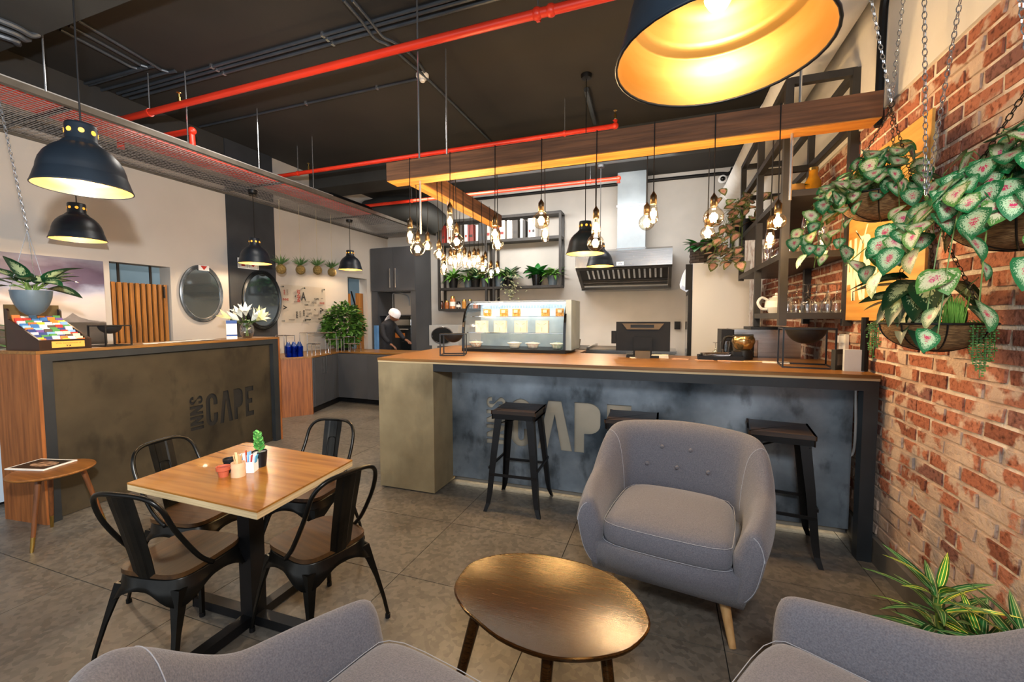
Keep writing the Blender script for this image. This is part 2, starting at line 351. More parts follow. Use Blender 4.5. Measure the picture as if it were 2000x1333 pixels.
# ------------------------------------------------------------------ counters
def arc(cx, cy, rx, ry, a0, a1, n=8): return [(cx+rx*math.cos(math.radians(a0+(a1-a0)*i/n)), cy+ry*math.sin(math.radians(a0+(a1-a0)*i/n))) for i in range(n+1)]
L_I = [(0, 0), (0, 1), (.2, 1), (.2, 0)]
L_N = [(0, 0), (0, 1), (.19, 1), (.40, .5), (.40, 1), (.57, 1), (.57, 0), (.39, 0), (.17, .5), (.17, 0)]
L_C = [(.5, .64)]+arc(.26, .76, .24, .24, 0, 180)+arc(.26, .24, .26, .24, 180, 360)[0:]+[(.5, .38), (.32, .38)]+arc(.26, .24, .07, .09, 0, -180, 5)+arc(.26, .76, .07, .09, 180, 0, 5)+[(.32, .64)]
L_C = [(.5, .64)]+arc(.25, .76, .25, .24, 0, 180)+arc(.25, .24, .25, .24, 180, 360)+[(.5, .38), (.32, .38)]+arc(.25, .22, .07, .09, 0, -180, 5)+arc(.25, .78, .07, .09, 180, 0, 5)+[(.32, .64)]
L_S = [(.5, .70)]+arc(.25, .78, .25, .22, 0, 200)+[(.30, .42)]+arc(.25, .22, .07, .08, 20, -180, 6)+[(.18, .34), (0, .34)]+arc(.25, .22, .25, .22, 180, 380)+[(.2, .62)]+arc(.25, .78, .07, .08, 190, 0, 6)+[(.32, .70)]
L_A = [(0, 0), (.2, 1), (.44, 1), (.64, 0), (.44, 0), (.32, .72), (.18, 0)]
L_P = [(0, 0), (0, 1), (.28, 1)]+arc(.28, .8, .24, .2, 90, 0, 5)+arc(.28, .58, .24, .2, 0, -90, 5)+[(.2, .38), (.2, 0)]
L_E = [(0, 0), (0, 1), (.5, 1), (.5, .84), (.2, .84), (.2, .59), (.42, .59), (.42, .43), (.2, .43), (.2, .16), (.5, .16), (.5, 0)]
def stencil_panel(name, w, h, letters, mat, parent, thick=.004, label=None):
    """steel sheet in the XZ plane (facing -Y) with the letters cut out; letters: list of (poly, matrix2d)"""
    cu = bpy.data.curves.new(name, 'CURVE'); cu.dimensions = '2D'; cu.fill_mode = 'BOTH'; cu.extrude = thick/2
    def spl(p):
        s = cu.splines.new('POLY'); s.points.add(len(p)-1); s.use_cyclic_u = True
        for q, c in zip(s.points, p): q.co = (c[0], c[1], 0, 1)
    spl([(0, 0), (w, 0), (w, h), (0, h)])
    for p in letters: spl(p)
    t = bpy.data.objects.new('tmp', cu); COL.objects.link(t); bpy.context.view_layer.update()
    me = bpy.data.meshes.new_from_object(t.evaluated_get(bpy.context.evaluated_depsgraph_get())); bpy.data.objects.remove(t)
    me.transform(Matrix.Rotation(PI/2, 4, 'X')); me.name = name; me.materials.clear(); me.materials.append(mat)
    o = bpy.data.objects.new(name, me); COL.objects.link(o); o.parent = parent
    if label: o['label'] = label
    return o
def word(x0, x1, z0, z1, rows):
    """INNS turned upright along the left, CAPE beside it"""
    h = z1-z0; out = []
    col = .205*h/.41*1.0
    # rotated word: reading upwards
    adv = 0; seq = [(L_I, .2), (L_N, .57), (L_N, .57), (L_S, .5)]; tot = sum(w for _, w in seq)+.09*3; s = h/tot
    cw = rows[0]
    for p, w in seq:
        out.append([(x0+cw*(1-y), z0+(adv+x)*s) for x, y in p]); adv += w+.09
    for (p, w), (a, b_) in zip(((L_C, .5), (L_A, .64), (L_P, .52), (L_E, .5)), rows[1:]):
        out.append([(a+x/w*(b_-a), z0+y*h) for x, y in p])
    return out
STEELP = M('bar_raw_steel', '#3a454e', '#b4c0ca', .42, .5, scale=1.5, detail=9, lo=.36, hi=.66, bump=.03, bscale=30)
RECP = M('reception_raw_steel', '#2b261d', '#554b39', .5, .35, scale=1.7, detail=9, lo=.3, hi=.72, bump=.03, bscale=30)
def stains(m, s=9, dark=.45):
    nt = m.node_tree; N = nt.nodes; L = nt.links; b = N['Principled BSDF']; src = b.inputs['Base Color'].links[0].from_socket
    tc = N.new('ShaderNodeTexCoord'); mp = N.new('ShaderNodeMapping'); mp.inputs['Scale'].default_value = (1, 1, .55); n = N.new('ShaderNodeTexNoise'); n.inputs['Scale'].default_value = s; n.inputs['Detail'].default_value = 8
    L.new(tc.outputs['Object'], mp.inputs[0]); L.new(mp.outputs[0], n.inputs['Vector'])
    r = N.new('ShaderNodeValToRGB'); e = r.color_ramp.elements; e[0].position = .33; e[0].color = (dark, dark, dark, 1); e[1].position = .46; e[1].color = (1, 1, 1, 1)
    L.new(n.outputs[0], r.inputs[0]); mx = N.new('ShaderNodeMix'); mx.data_type = 'RGBA'; mx.blend_type = 'MULTIPLY'; mx.inputs[0].default_value = 1
    L.new(src, mx.inputs[6]); L.new(r.outputs[0], mx.inputs[7]); L.new(mx.outputs[2], b.inputs['Base Color'])
stains(STEELP, 8, .5); stains(RECP, 6, .6)
CONCRETE = M('column_concrete', '#7a6a4d', '#a2916e', .8, scale=3.2, detail=6, lo=.25, hi=.75, bump=.06, bscale=25); stains(CONCRETE, 3.2, .72)
BACKB = M('stencil_backing', '#a59c8a', '#b5ab98', .8, scale=3); BACKD = M('stencil_backing_dark', '#17140f', None, .9)
bar = thing('bar_counter', 'long wooden-topped bar with concrete end column and stencilled raw steel front', 'counter', (-2.3, 3.02, 0))
def wb(x0, x1, y0, y1, z0, z1): return B().box(x0+2.3, x1+2.3, y0-3.02, y1-3.02, z0, z1)
WT = 1.125
B().prism([(0, 0), (3.49, 0), (3.49, .98), (1.55, .98), (1.55, 1.36), (.75, 1.36), (.75, 1.62), (-.1, 1.62)], WT-.022, WT).bevel(.002, 1).obj('worktop', W_BENCH, bar)
B().prism([(.004, .002), (3.486, .002), (3.486, .97), (1.54, .97), (1.54, 1.35), (.74, 1.35), (.74, 1.61), (-.09, 1.61)], WT-.036, WT-.0225).obj('worktop_underlay', W_EDGE, bar, label='pale plywood layer under the worktop')
wb(-2.297, -1.765, 3.028, 3.42, 0.012, 1.088).bevel(.006).obj('column', CONCRETE, bar, label='weathered concrete end column')
wb(-1.765, 1.185, 3.03, 3.09, 1.028, 1.088).bevel(.003, 1).obj('top_rail', DKFRAME, bar)
wb(1.112, 1.185, 3.03, 3.10, 0, 1.028).bevel(.003, 1).obj('leg', DKFRAME, bar)
lets = word(.36-.02, .54, .332, .738, [.175, (.56, .75), (.80, 1.09), (1.108, 1.315), (1.365, 1.55)])
o = stencil_panel('steel_front', 2.955, 1.015, lets, STEELP, bar, label='blue-grey raw steel sheet with stencil lettering'); o.location = (.525, .34, .045)
wb(-1.775, 1.18, 3.382, 3.40, .035, 1.07).obj('backing_board', BACKB, bar)
wb(-1.775, 1.18, 3.40, 3.44, .0, 1.08).obj('carcass', GREYCAB, bar)
# loose white cable below the end of the bar
tag(B().tube(smooth_path([(1.192, 3.372, 1.05), (1.193, 3.365, .95), (1.198, 3.36, .75), (1.196, 3.362, .60), (1.186, 3.366, .55), (1.172, 3.37, .545)], 5), .008, 8).obj('power_cable', WHITEG), 'white cable hanging under the bar beside the brick wall', 'cable')
# reception counter
u = Vector((-.226, 2.168)); rz = math.atan2(.226, 2.168); RH = 1.24
rec = thing('reception_counter', 'reception counter with wooden ends and dark stencilled steel front', 'counter', (-4.10, 1.665, 0), rz)
B().box(-.43, 0, -.004, 2.2, RH-.022, RH).bevel(.002, 1).obj('worktop', W_BENCHY, rec)
B().box(-.43, 0, -.004, .018, 0, RH-.023).bevel(.002, 1).obj('end_panel', W_PANEL, rec)
B().box(-.43, 0, 2.178, 2.2, 0, RH-.023).bevel(.002, 1).obj('end_panel', W_PANEL, rec)
f = B().box(-.05, -.004, .019, 2.177, RH-.078, RH-.024).box(-.05, -.004, .019, .085, 0, RH-.078).box(-.05, -.004, 2.10, 2.177, 0, RH-.078)
f.obj('frame', DKFRAME, rec)
lets = word(1.03, 1.15, .37, .70, [.135, (1.195, 1.325), (1.345, 1.50), (1.515, 1.63), (1.66, 1.77)])
o = stencil_panel('steel_front', 2.02, RH-.09, lets, RECP, rec, label='dark brown steel sheet with stencil lettering'); o.location = (-.06, .083, .005); o.rotation_euler = (0, 0, PI/2)
B().box(-.10, -.075, .08, 2.10, .01, RH-.08).obj('backing_board', BACKD, rec)
B().box(-.42, -.10, .03, 2.17, .02, RH-.03).obj('carcass', GREYCAB, rec)
# pale cabinet behind reception
t = thing('cabinet', 'pale blue-white low cabinet behind the reception counter', 'cabinet', (-5.35, 1.95, 0))
B().box(-.5, .48, -.27, .12, .03, .92).bevel(.004).obj('body', M('pale_cabinet', '#b9c6d2', '#c3cfda', .4, scale=2), t)
B().box(-.48, .44, -.25, .10, 0, .03).obj('plinth', BLACK, t)
# back cabinets along the left wall
poly = [(-5.42, 4.40), (-4.98, 5.0), (-5.25, 5.88), (-3.2, 5.80), (-3.2, 6.42), (-5.88, 6.5), (-5.88, 4.40)]
t = thing('base_cabinet', 'grey L-shaped base cabinets with wooden end panel and worktop by left wall', 'cabinet', (-5.4, 5.4, 0))
sh = lambda p, g=0: [(x+5.4, y-5.4) for x, y in p]
B().prism(sh(poly), .86, .885).bevel(.002, 1).obj('worktop', W_BENCH, t)
B().prism(sh([(-5.42, 4.42), (-4.995, 5.0), (-5.01, 5.03), (-5.45, 4.45)]), 0, .86).obj('end_panel', W_PANEL, t)
B().prism(sh([(-5.0, 5.03), (-5.265, 5.90), (-3.22, 5.82), (-3.22, 6.4), (-5.87, 6.47), (-5.87, 4.46), (-5.44, 4.46)]), .1, .859).obj('body', GREYCAB, t)
B().prism(sh([(-5.06, 5.08), (-5.32, 5.95), (-3.25, 5.87), (-3.25, 6.38), (-5.86, 6.45), (-5.86, 4.5), (-5.45, 4.5)]), 0, .1).obj('plinth', BLACK, t)
d = Vector((-.265, .87)).normalized(); nrm = Vector((d.y, -d.x))
for s0, s1 in ((.02, .30), (.31, .60), (.61, .88)):
    a = Vector((-5.0, 5.03))+d*s0; b_ = Vector((-5.0, 5.03))+d*s1
    dr = B().prism(sh([a, b_, b_+nrm*.018, a+nrm*.018]), .11, .85).obj('door', GREYCAB, t)
    hp = (a+d*.24 if s0 < .1 else a+d*.045)+nrm*.03
    if s0 < .4: B().box(hp.x+5.4-.008, hp.x+5.4+.008, hp.y-5.4-.008, hp.y-5.4+.008, .58, .84).obj('handle', STEEL, dr)
for k in range(3): B().box(.18+k*.62, .79+k*.62, .412-.02*k-.02, .44-.02*k-.02+.01, .11, .85).obj('door', GREYCAB, t)
# ------------------------------------------------------------------ dining table and chairs
TZ = .75; tc = Vector((-1.845, 1.445, 0))
t = thing('dining_table', 'square-edged wooden dining table on black pedestal with cross foot', 'table', tc)
B().prism([(-.355, -.295), (.43, -.31), (.372, .275), (-.425, .325)], TZ-.007, TZ).bevel(.0015, 1).obj('tabletop', W_TABLE, t)
B().prism([(-.3545, -.2945), (.4295, -.3095), (.3715, .2745), (-.4245, .3245)], TZ-.033, TZ-.0072).obj('edge_band', W_EDGE, t, label='pale plywood edge')
B().box(-.038, .038, -.038, .038, .05, TZ-.045).bevel(.003, 1).obj('pedestal', BLACK, t)
B().box(-.2, .2, -.04, .04, TZ-.05, TZ-.033).box(-.04, .04, -.2, .2, TZ-.05, TZ-.033).obj('mounting_plate', BLACK, t)
for a in range(4):
    B().box(.03, .37, -.027, .027, .012, .055).bevel(.003, 1).cyl((.34, 0, 0), .02, .012, 10).obj('foot', BLACK, t, rot=(0, 0, a*PI/2+.02))
def dining_chair(loc, rz, label):
    t = thing('dining_chair', label, 'chair', loc, rz, 'metal chairs around the dining table')
    s = [(-.175, -.19), (.175, -.19)]
    seatp = [Vector((.187*math.copysign(abs(math.cos(q))**.42, math.cos(q)), .19*math.copysign(abs(math.sin(q))**.42, math.sin(q)), 0)) for q in [2*PI*i/48+.001 for i in range(48)]]
    B().prism([(p.x, p.y) for p in seatp], .447, .468).bevel(.004, 2).obj('seat', W_SEAT, t, smooth='auto')
    # steel pan: skirt with arched apron, joined into the splayed legs
    pan = B(); n = 64; top = []; rings = []
    for lev in range(4):
        ring = []
        for i in range(n):
            a = 2*PI*i/n; ca, sa = math.cos(a), math.sin(a); e = 3.6
            k = (abs(ca)**e+abs(sa)**e)**(-1/e)
            g = (1.0, 1.03, 1.06, 1.10)[lev]
            corner = max(0, (abs(math.sin(2*a))-.25)/.75)
            drop = (.447, .438, .408-.015*corner, .392-.06*corner**3)[lev]
            gg = g*(1+ (.0, 0, .01, .10)[lev]*corner)
            ring.append(pan.bm.verts.new((.186*k*ca*gg, .19*k*sa*gg, drop)))
        rings.append(ring)
    for A, Q in zip(rings, rings[1:]):
        for j in range(n): pan.bm.faces.new((A[j], A[(j+1) % n], Q[(j+1) % n], Q[j]))
    pan.bm.faces.new(rings[0])
    o = pan.obj('seat_pan', CHAIRM, t, smooth='auto'); md = o.modifiers.new('t', 'SOLIDIFY'); md.thickness = .003
    for sx in (-1, 1):
        for sy in (-1, 1):
            yb = .255 if sy > 0 else -.27
            b = B(); a0 = Vector((sx*.172, sy*.178, .40)); a1 = Vector((sx*.212, sy*abs(yb)*.93, .12)); a2 = Vector((sx*.228, yb, 0.0))
            rr = []
            for p, w in ((a0, .095), (a0.lerp(a1, .25), .06), (a0.lerp(a1, .6), .032), (a1, .022), (a1.lerp(a2, .25), .02), (a2, .017)):
                sxv = sx; syv = sy
                rr.append([b.bm.verts.new(p+Vector(q)) for q in ((sx*.006, sy*.006, 0), (-sx*w*.55, sy*.008, 0), (-sx*w*.6, sy*-.001, 0), (-sx*.004, -sy*.004, 0), (-sx*.001, -sy*w*.6, 0), (sx*.008, -sy*w*.55, 0))])
            for A, Q in zip(rr, rr[1:]):
                for j in range(6): b.bm.faces.new((A[j], A[(j+1) % 6], Q[(j+1) % 6], Q[j]))
            b.bm.faces.new(rr[0]); b.bm.faces.new(rr[-1])
            lg = b.obj('leg', CHAIRM, t)
            B().cyl((a2.x-sx*.004, a2.y-sy*.004, -.0005), .014, .022, 10).obj('rubber_foot', BLACKP, lg)
    hoop = smooth_path([(-.188, -.02, .442), (-.195, -.10, .52), (-.192, -.20, .68), (-.178, -.245, .79), (-.12, -.27, .842), (0, -.278, .852), (.12, -.27, .842), (.178, -.245, .79), (.192, -.20, .68), (.195, -.10, .52), (.188, -.02, .442)], 5)
    B().tube(hoop, .011, 8).obj('back_hoop', CHAIRM, t, smooth=True)
    sp = B(); rows = [(-.185, .445, .058), (-.205, .55, .062), (-.235, .68, .066), (-.262, .79, .07), (-.275, .845, .07)]
    rr = []
    for y, z, w in rows:
        rr.append([sp.bm.verts.new((x*w, y-.006*math.cos(x*1.6), z)) for x in (-1, -.55, -.42, 0, .42, .55, 1)])
        for i in (2, 3, 4): rr[-1][i].co.y -= .004
    for A, Q in zip(rr, rr[1:]):
        for j in range(6): sp.bm.faces.new((A[j], A[j+1], Q[j+1], Q[j]))
    o = sp.obj('back_splat', CHAIRM, t); md = o.modifiers.new('t', 'SOLIDIFY'); md.thickness = .003
    B().tube(smooth_path([(-.03, -.196, .54), (-.03, -.24, .70), (-.018, -.247, .73), (.018, -.247, .73), (.03, -.24, .70), (.03, -.196, .54)], 4), .003, 6).obj('pressed_rib', CHAIRM, t)
    return t
ch = dining_chair((-2.0, 1.24, 0), .16, 'dark metal chair with its back towards the camera side, nearest of the dining chairs')
ch.scale = (.9, .9, .93)
dup(ch, (-1.53, 1.54, 0), 1.35, 'dark metal chair at the end of dining table towards the bar')
dup(ch, (-2.37, 1.56, 0), -1.45, 'dark metal chair between dining table and the reception counter')
dup(ch, (-2.03, 1.99, 0), PI+.12, 'dark metal chair on the far side of dining table')
# things on the dining table
def on_table(px, py): p = at(px, py, z=TZ); return p
p = on_table(437, 931)
t = thing('candle_pot', 'small terracotta pot candle on dining table', 'candle', p, 0)
B().lathe([(0, 0), (.019, 0), (.023, .030), (.029, .030), (.030, .047), (.026, .047), (.024, .034), (0, .034)], 20).obj('pot', TERRA, t, smooth='auto')
B().lathe([(0, .0345), (.0235, .0345), (.0235, .040), (0, .040)], 16).obj('wax', M('red_wax', '#9c3f30', None, .4), t)
p = on_table(450, 921)
t = thing('candle_pot', 'black pot candle behind the terracotta candle', 'candle', p)
B().lathe([(0, 0), (.024, 0), (.026, .05), (.029, .05), (.029, .062), (.025, .062), (.023, .05), (0, .05)], 20).obj('pot', BLACKP, t, smooth='auto')
B().lathe([(0, .0505), (.0225, .0505), (.0225, .056), (0, .056)], 16).tube([(0, 0, .056), (0, .001, .068)], .0012, 5).obj('wax', M('dark_wax', '#1d1412', None, .3), t)
p = on_table(466, 930)
t = thing('stick_holder', 'sand-coloured clay pot of wooden stirrers and toothpicks on dining table', 'pot', p)
B().lathe([(0, 0), (.030, 0), (.030, .012), (.028, .035), (.030, .046), (.0285, .05), (.029, .063), (.025, .063), (.024, .02), (0, .02)], 20).obj('pot', BEIGEPOT, t, smooth='auto')
for k in range(8):
    a = random.uniform(0, 6.28); r = random.uniform(.004, .016)
    B().bar((r*math.cos(a)*.6, r*math.sin(a)*.6, .021), (r*math.cos(a)*1.6-.008, r*math.sin(a)*1.6+.006, .105+random.uniform(-.012, .006)), .006, .0018).obj('stirrer', W_OAK, t)
p = on_table(487, 921)
t = thing('sachet_holder', 'white square dish of sugar sachets on dining table', 'dish', p, .5)
B().prism([(-.026, -.022), (.026, -.022), (.026, .022), (-.026, .022)], 0, .004).box(-.03, .03, -.026, -.022, 0, .05).box(-.03, .03, .022, .026, 0, .05).box(-.03, -.026, -.022, .022, 0, .05).box(.026, .03, -.022, .022, 0, .05).bevel(.0012, 1).obj('dish', WHITEG, t)
scol = ['#e8e6e4', '#3d8fc0', '#e8e6e4', '#d9552e', '#e3e3e6', '#7fb2d6', '#e8e6e4', '#c23b3b', '#f0ece6', '#4aa0cf']
for k, c in enumerate(scol):
    x = -.02+.0045*k; B().box(-.0012, .0012, -.013, .013, .006, .088+random.uniform(-.01, .012)).obj('sachet', M('sachet_'+c[1:], c, None, .6), t, loc=(x, random.uniform(-.006, .006), 0), rot=(0, (k-4.5)*.045, random.uniform(-.3, .3)))
p = on_table(508, 911)
t = thing('potted_succulent', 'small green succulent in black pot on dining table', 'plant', p)
B().lathe([(0, 0), (.026, 0), (.034, .075), (.031, .075), (.029, .066), (0, .066)], 4 if False else 24).obj('pot', BLACKP, t, smooth='auto')
B().cyl((0, 0, .0665), .0285, .003, 16).obj('gravel', M('grey_gravel', '#6b6b6b', '#a8a8a6', .9, scale=90, bump=.8), t)
B().tube([(0, 0, .067), (-.012, 0, .16)], .004, 6).obj('stem', STEM, t)
SUCC = M('succulent_green', '#2f7a35', '#7fc463', .4, scale=14)
lf = B(); vs = [[lf.bm.verts.new((x*w, y, -.25*abs(x)*w+.12*y*y*8)) for x in (-1, -.5, 0, .5, 1)] for y, w in ((0, .006), (.012, .014), (.024, .014), (.032, .003))]
for A, Q in zip(vs, vs[1:]):
    for j in range(4): lf.bm.faces.new((A[j], A[j+1], Q[j+1], Q[j]))
lme = lf.mesh('leaf', SUCC, True)
for k in range(26):
    z = .078+.085*k/26; s = 1.05-.3*k/26
    inst('leaf', lme, t, Matrix.Translation((-.012*(k/26), 0, z)) @ Matrix.Rotation(k*2.4, 4, 'Z') @ Matrix.Rotation(.75, 4, 'X') @ Matrix.Scale(s, 4))
# ------------------------------------------------------------------ side table and magazine
stc = at(102, 916, z=.49); stc.z = 0
t = thing('side_table', 'round wooden side table on brass-tipped legs before the reception counter', 'table', stc)
B().lathe([(0, .468), (.19, .468), (.205, .476), (.207, .482), (.203, .488), (0, .488)], 40).obj('tabletop', W_TOP, t, smooth='auto')
for e in ((-3.716, 1.427), (-3.70, 1.80), (-4.04, 1.66)):
    e = Vector((*e, 0))-stc; a = Vector((e.x*.55, e.y*.55, .468)); q = a.lerp(e, .8)
    lg = B().tube([a, q], [.016, .0115], 12).obj('leg', W_WALNUT, t, smooth='auto'); B().tube([q, e], [.0118, .009], 12).obj('ferrule', BRASS, lg, smooth='auto', label='brass leg tip')
t = thing('magazine', 'magazine with dark photo cover and white border on side table', 'magazine', (-3.80, 1.50, .5205), .25)
t.location = at(82, 909, z=.489)
B().box(-.14, .14, -.10, .10, 0, .007).obj('pages', PAPER, t)
B().box(-.125, .125, -.085, .085, .0071, .0076).obj('cover_photo', M('cover_photo', '#1d1814', '#2b231c', .35, scale=6), t)
sm = M('cover_subject', '#b7906f', '#5d4433', .4, scale=30, lo=.4, hi=.6)
B().prism([(x*.09+.02, y*.05) for x, y in arc(0, 0, 1, 1, 0, 345, 14)], .0077, .0079).obj('cover_subject', sm, t)
# ------------------------------------------------------------------ armchairs
def armchair(loc, rz, label, buttons=True):
    t = thing('armchair', label, 'armchair', loc, rz, 'grey tub armchairs round the coffee table')
    path = smooth_path([(-.362, -.365, 0), (-.384, -.2, 0), (-.392, -.02, 0), (-.378, .14, 0), (-.315, .255, 0), (-.15, .295, 0), (0, .30, 0), (.15, .295, 0), (.315, .255, 0), (.378, .14, 0), (.392, -.02, 0), (.384, -.2, 0), (.362, -.365, 0)], 4)
    n = len(path); sh = B(); rings = []; seam = {}
    def hgt(s):
        a = abs(s-.5)*2   # 0 back .. 1 front
        if a < .36: return .835-.02*(a/.36)**2
        k = min(1, (a-.36)/.34); k = k*k*(3-2*k); return .815-.215*k-.035*max(0, a-.7)/.3
    sects = []
    for i, p in enumerate(path):
        d = (path[min(i+1, n-1)]-path[max(i-1, 0)]).normalized(); out = Vector((-d.y, d.x, 0)); out = out if out.dot(Vector((p.x, p.y-.0, 0))) > 0 else -out
        h = hgt(i/(n-1)); a = abs(i/(n-1)-.5)*2; lean = .05*(1-a)*1.3
        prof = [(-.05, .24), (-.085+lean*.5, .42), (-.062+lean*.6, h-.12), (-.04+lean*.9, h-.035), (.005+lean, h), (.045+lean, h-.035), (.066+lean*.8, h-.12), (.06, .46), (.035, .30), (-.02, .205), (-.06, .195)]
        sects.append((p, out, d, prof))
    def ring(p, out, prof, k=1, off=Vector((0, 0, 0)), zc=.42):
        return [sh.bm.verts.new(p+out*(o*k)+off+Vector((0, 0, zc+(z-zc)*(k if k < 1 else 1)))) for o, z in prof]
    p, o, d, pr = sects[0]; rings.append(ring(p, o, pr, .45, Vector((0, -.045, 0)), .40)); rings.append(ring(p, o, pr, .86, Vector((0, -.03, 0)), .40))
    for p, o, d, pr in sects: rings.append(ring(p, o, pr))
    p, o, d, pr = sects[-1]; rings.append(ring(p, o, pr, .86, Vector((0, -.03, 0)), .40)); rings.append(ring(p, o, pr, .45, Vector((0, -.045, 0)), .40))
    m = len(rings[0])
    for A, Q in zip(rings, rings[1:]):
        for j in range(m): sh.bm.faces.new((A[j], A[(j+1) % m], Q[(j+1) % m], Q[j]))
    sh.bm.faces.new(rings[0]); sh.bm.faces.new(rings[-1])
    shell = sh.obj('shell', FABRIC, t, smooth=True, sub=2); bpy.context.view_layer.update(); ev = shell.evaluated_get(bpy.context.evaluated_depsgraph_get())
    def skinp(p):
        ok, q, nn, _ = ev.closest_point_on_mesh(p); return q+nn*.0004
    sb = B().box(-.375, .375, -.425, .28, .19, .345).bevel(.07, 6)
    for v in sb.bm.verts:
        k = max(0, (.33-v.co.z)/.14); v.co.x *= 1-.10*k*k; v.co.y = v.co.y*(1-.08*k*k)-.03*(v.co.x/.375)**2*-1 if v.co.y < -.3 else v.co.y
    sb.obj('seat_base', FABRIC, t, smooth=True)
    cu = B(); pts = [(-.27, -.38), (-.14, -.405), (.14, -.405), (.27, -.38), (.296, -.3), (.296, 0), (.26, .17), (.1, .21), (-.1, .21), (-.26, .17), (-.296, 0), (-.296, -.3)]
    pth = [(q.x, q.y) for q in smooth_path([(*q, 0) for q in pts], 2, True)]
    rr = [[cu.bm.verts.new((x*k, (y+.08)*k-.08, z)) for x, y in pth] for k, z in ((.5, .325), (.94, .327), (1.0, .36), (1.005, .40), (.99, .44), (.93, .465), (.75, .478), (.4, .486))]
    for A, Q in zip(rr, rr[1:]):
        for j in range(len(pth)): cu.bm.faces.new((A[j], A[(j+1) % len(pth)], Q[(j+1) % len(pth)], Q[j]))
    cu.bm.faces.new(rr[0]); cu.bm.faces.new(rr[-1])
    cush = cu.obj('seat_cushion', FABRIC, t, smooth=True, sub=1)
    for z, k in ((.449, .985), (.352, .998)): B().tube([(x*k, (y+.08)*k-.08, z) for x, y in pth], .0013, 5, True).obj('stitching', STITCH, cush)
    # seams where the arms meet the back and along the arm fronts
    for sx in (0, 1):
        i = int(n*.275) if sx == 0 else n-1-int(n*.275)
        p, o, d, pr = sects[i]; pts = [p+o*(a*.985-.004*(1 if a < 0 else -1))+Vector((0, 0, z-.004)) for a, z in pr[1:8]]
        B().tube([skinp(q) for q in smooth_path(pts, 5)], .0016, 5).obj('stitching', STITCH, t)
        p, o, d, pr = sects[0] if sx == 0 else sects[-1]
        pts = [p+o*a*.83+Vector((0, -.037, .40+(z-.40)*.86)) for a, z in [pr[4], pr[5], pr[6], pr[7], pr[8], pr[9]]]
        B().tube([skinp(q) for q in smooth_path(pts, 5)], .0016, 5).obj('stitching', STITCH, t)
    for bx, bz in ((-.11, .68), (.05, .68), (-.19, .575), (-.02, .575), (.15, .575)):
        B().ball((bx, 0.232+.03*(bz-.575)/.1-.06*abs(bx)**1.3, bz), .011, 10, 6).obj('button', FABRIC, t, smooth=True)
    for sx in (-1, 1):
        for sy in (-1, 1):
            lg = B().tube([(sx*.25, sy*.26-.03, .215), (sx*.30, sy*.33-.03, 0)], [.026, .015], 14).obj('leg', W_OAK, t, smooth='auto')
    return t
a = armchair((.07, 2.43, 0), math.radians(-9), 'whole grey armchair facing coffee table with its back to the bar')
dup(a, (-.62, .66, 0), math.radians(168), 'cropped grey armchair between coffee table and dining table')
dup(a, (.545, 1.07, 0), math.radians(-119), 'cropped grey armchair next to the striped floor plant')
# ------------------------------------------------------------------ coffee table
t = thing('coffee_table', 'dark glossy pebble-shaped coffee table on brass-tipped legs', 'table', (-.39, 1.44, 0))
ol = [(-.73, 1.384), (-.745, 1.491), (-.731, 1.569), (-.661, 1.646), (-.55, 1.697), (-.429, 1.713), (-.284, 1.702), (-.161, 1.65), (-.075, 1.559), (-.03, 1.46), (-.033, 1.387), (-.077, 1.301), (-.139, 1.248), (-.216, 1.209), (-.297, 1.187), (-.386, 1.188), (-.487, 1.21), (-.59, 1.262), (-.663, 1.307)]
sp_ = [(q.x+.39, q.y-1.44) for q in smooth_path([(x, y, 0) for x, y in ol], 3, True)]
tp = B(); rr = [[tp.bm.verts.new((x*k, y*k, z)) for x, y in sp_] for k, z in ((.93, .428), (.985, .436), (1, .444), (1, .45), (.985, .4525), (.975, .4515))]
for A, Q in zip(rr, rr[1:]):
    for j in range(len(sp_)): tp.bm.faces.new((A[j], A[(j+1) % len(sp_)], Q[(j+1) % len(sp_)], Q[j]))
tp.bm.faces.new(rr[0]); tp.bm.faces.new(rr[-1]); tp.obj('tabletop', W_DARK, t, smooth='auto')
for tx, ty, ex, ey in ((-.60, 1.30, -.70, 1.235), (-.33, 1.27, -.345, 1.165), (-.17, 1.36, -.10, 1.26), (-.40, 1.63, -.42, 1.73)):
    a_ = Vector((tx+.39, ty-1.44, .43)); e = Vector((ex+.39, ey-1.44, 0)); q = a_.lerp(e, .68)
    lg = B().tube([a_, q], [.021, .0165], 14).obj('leg', W_DARK, t, smooth='auto'); B().tube([q, e], [.0168, .012], 14).obj('ferrule', BRASS, lg, smooth='auto', label='brass leg tip')
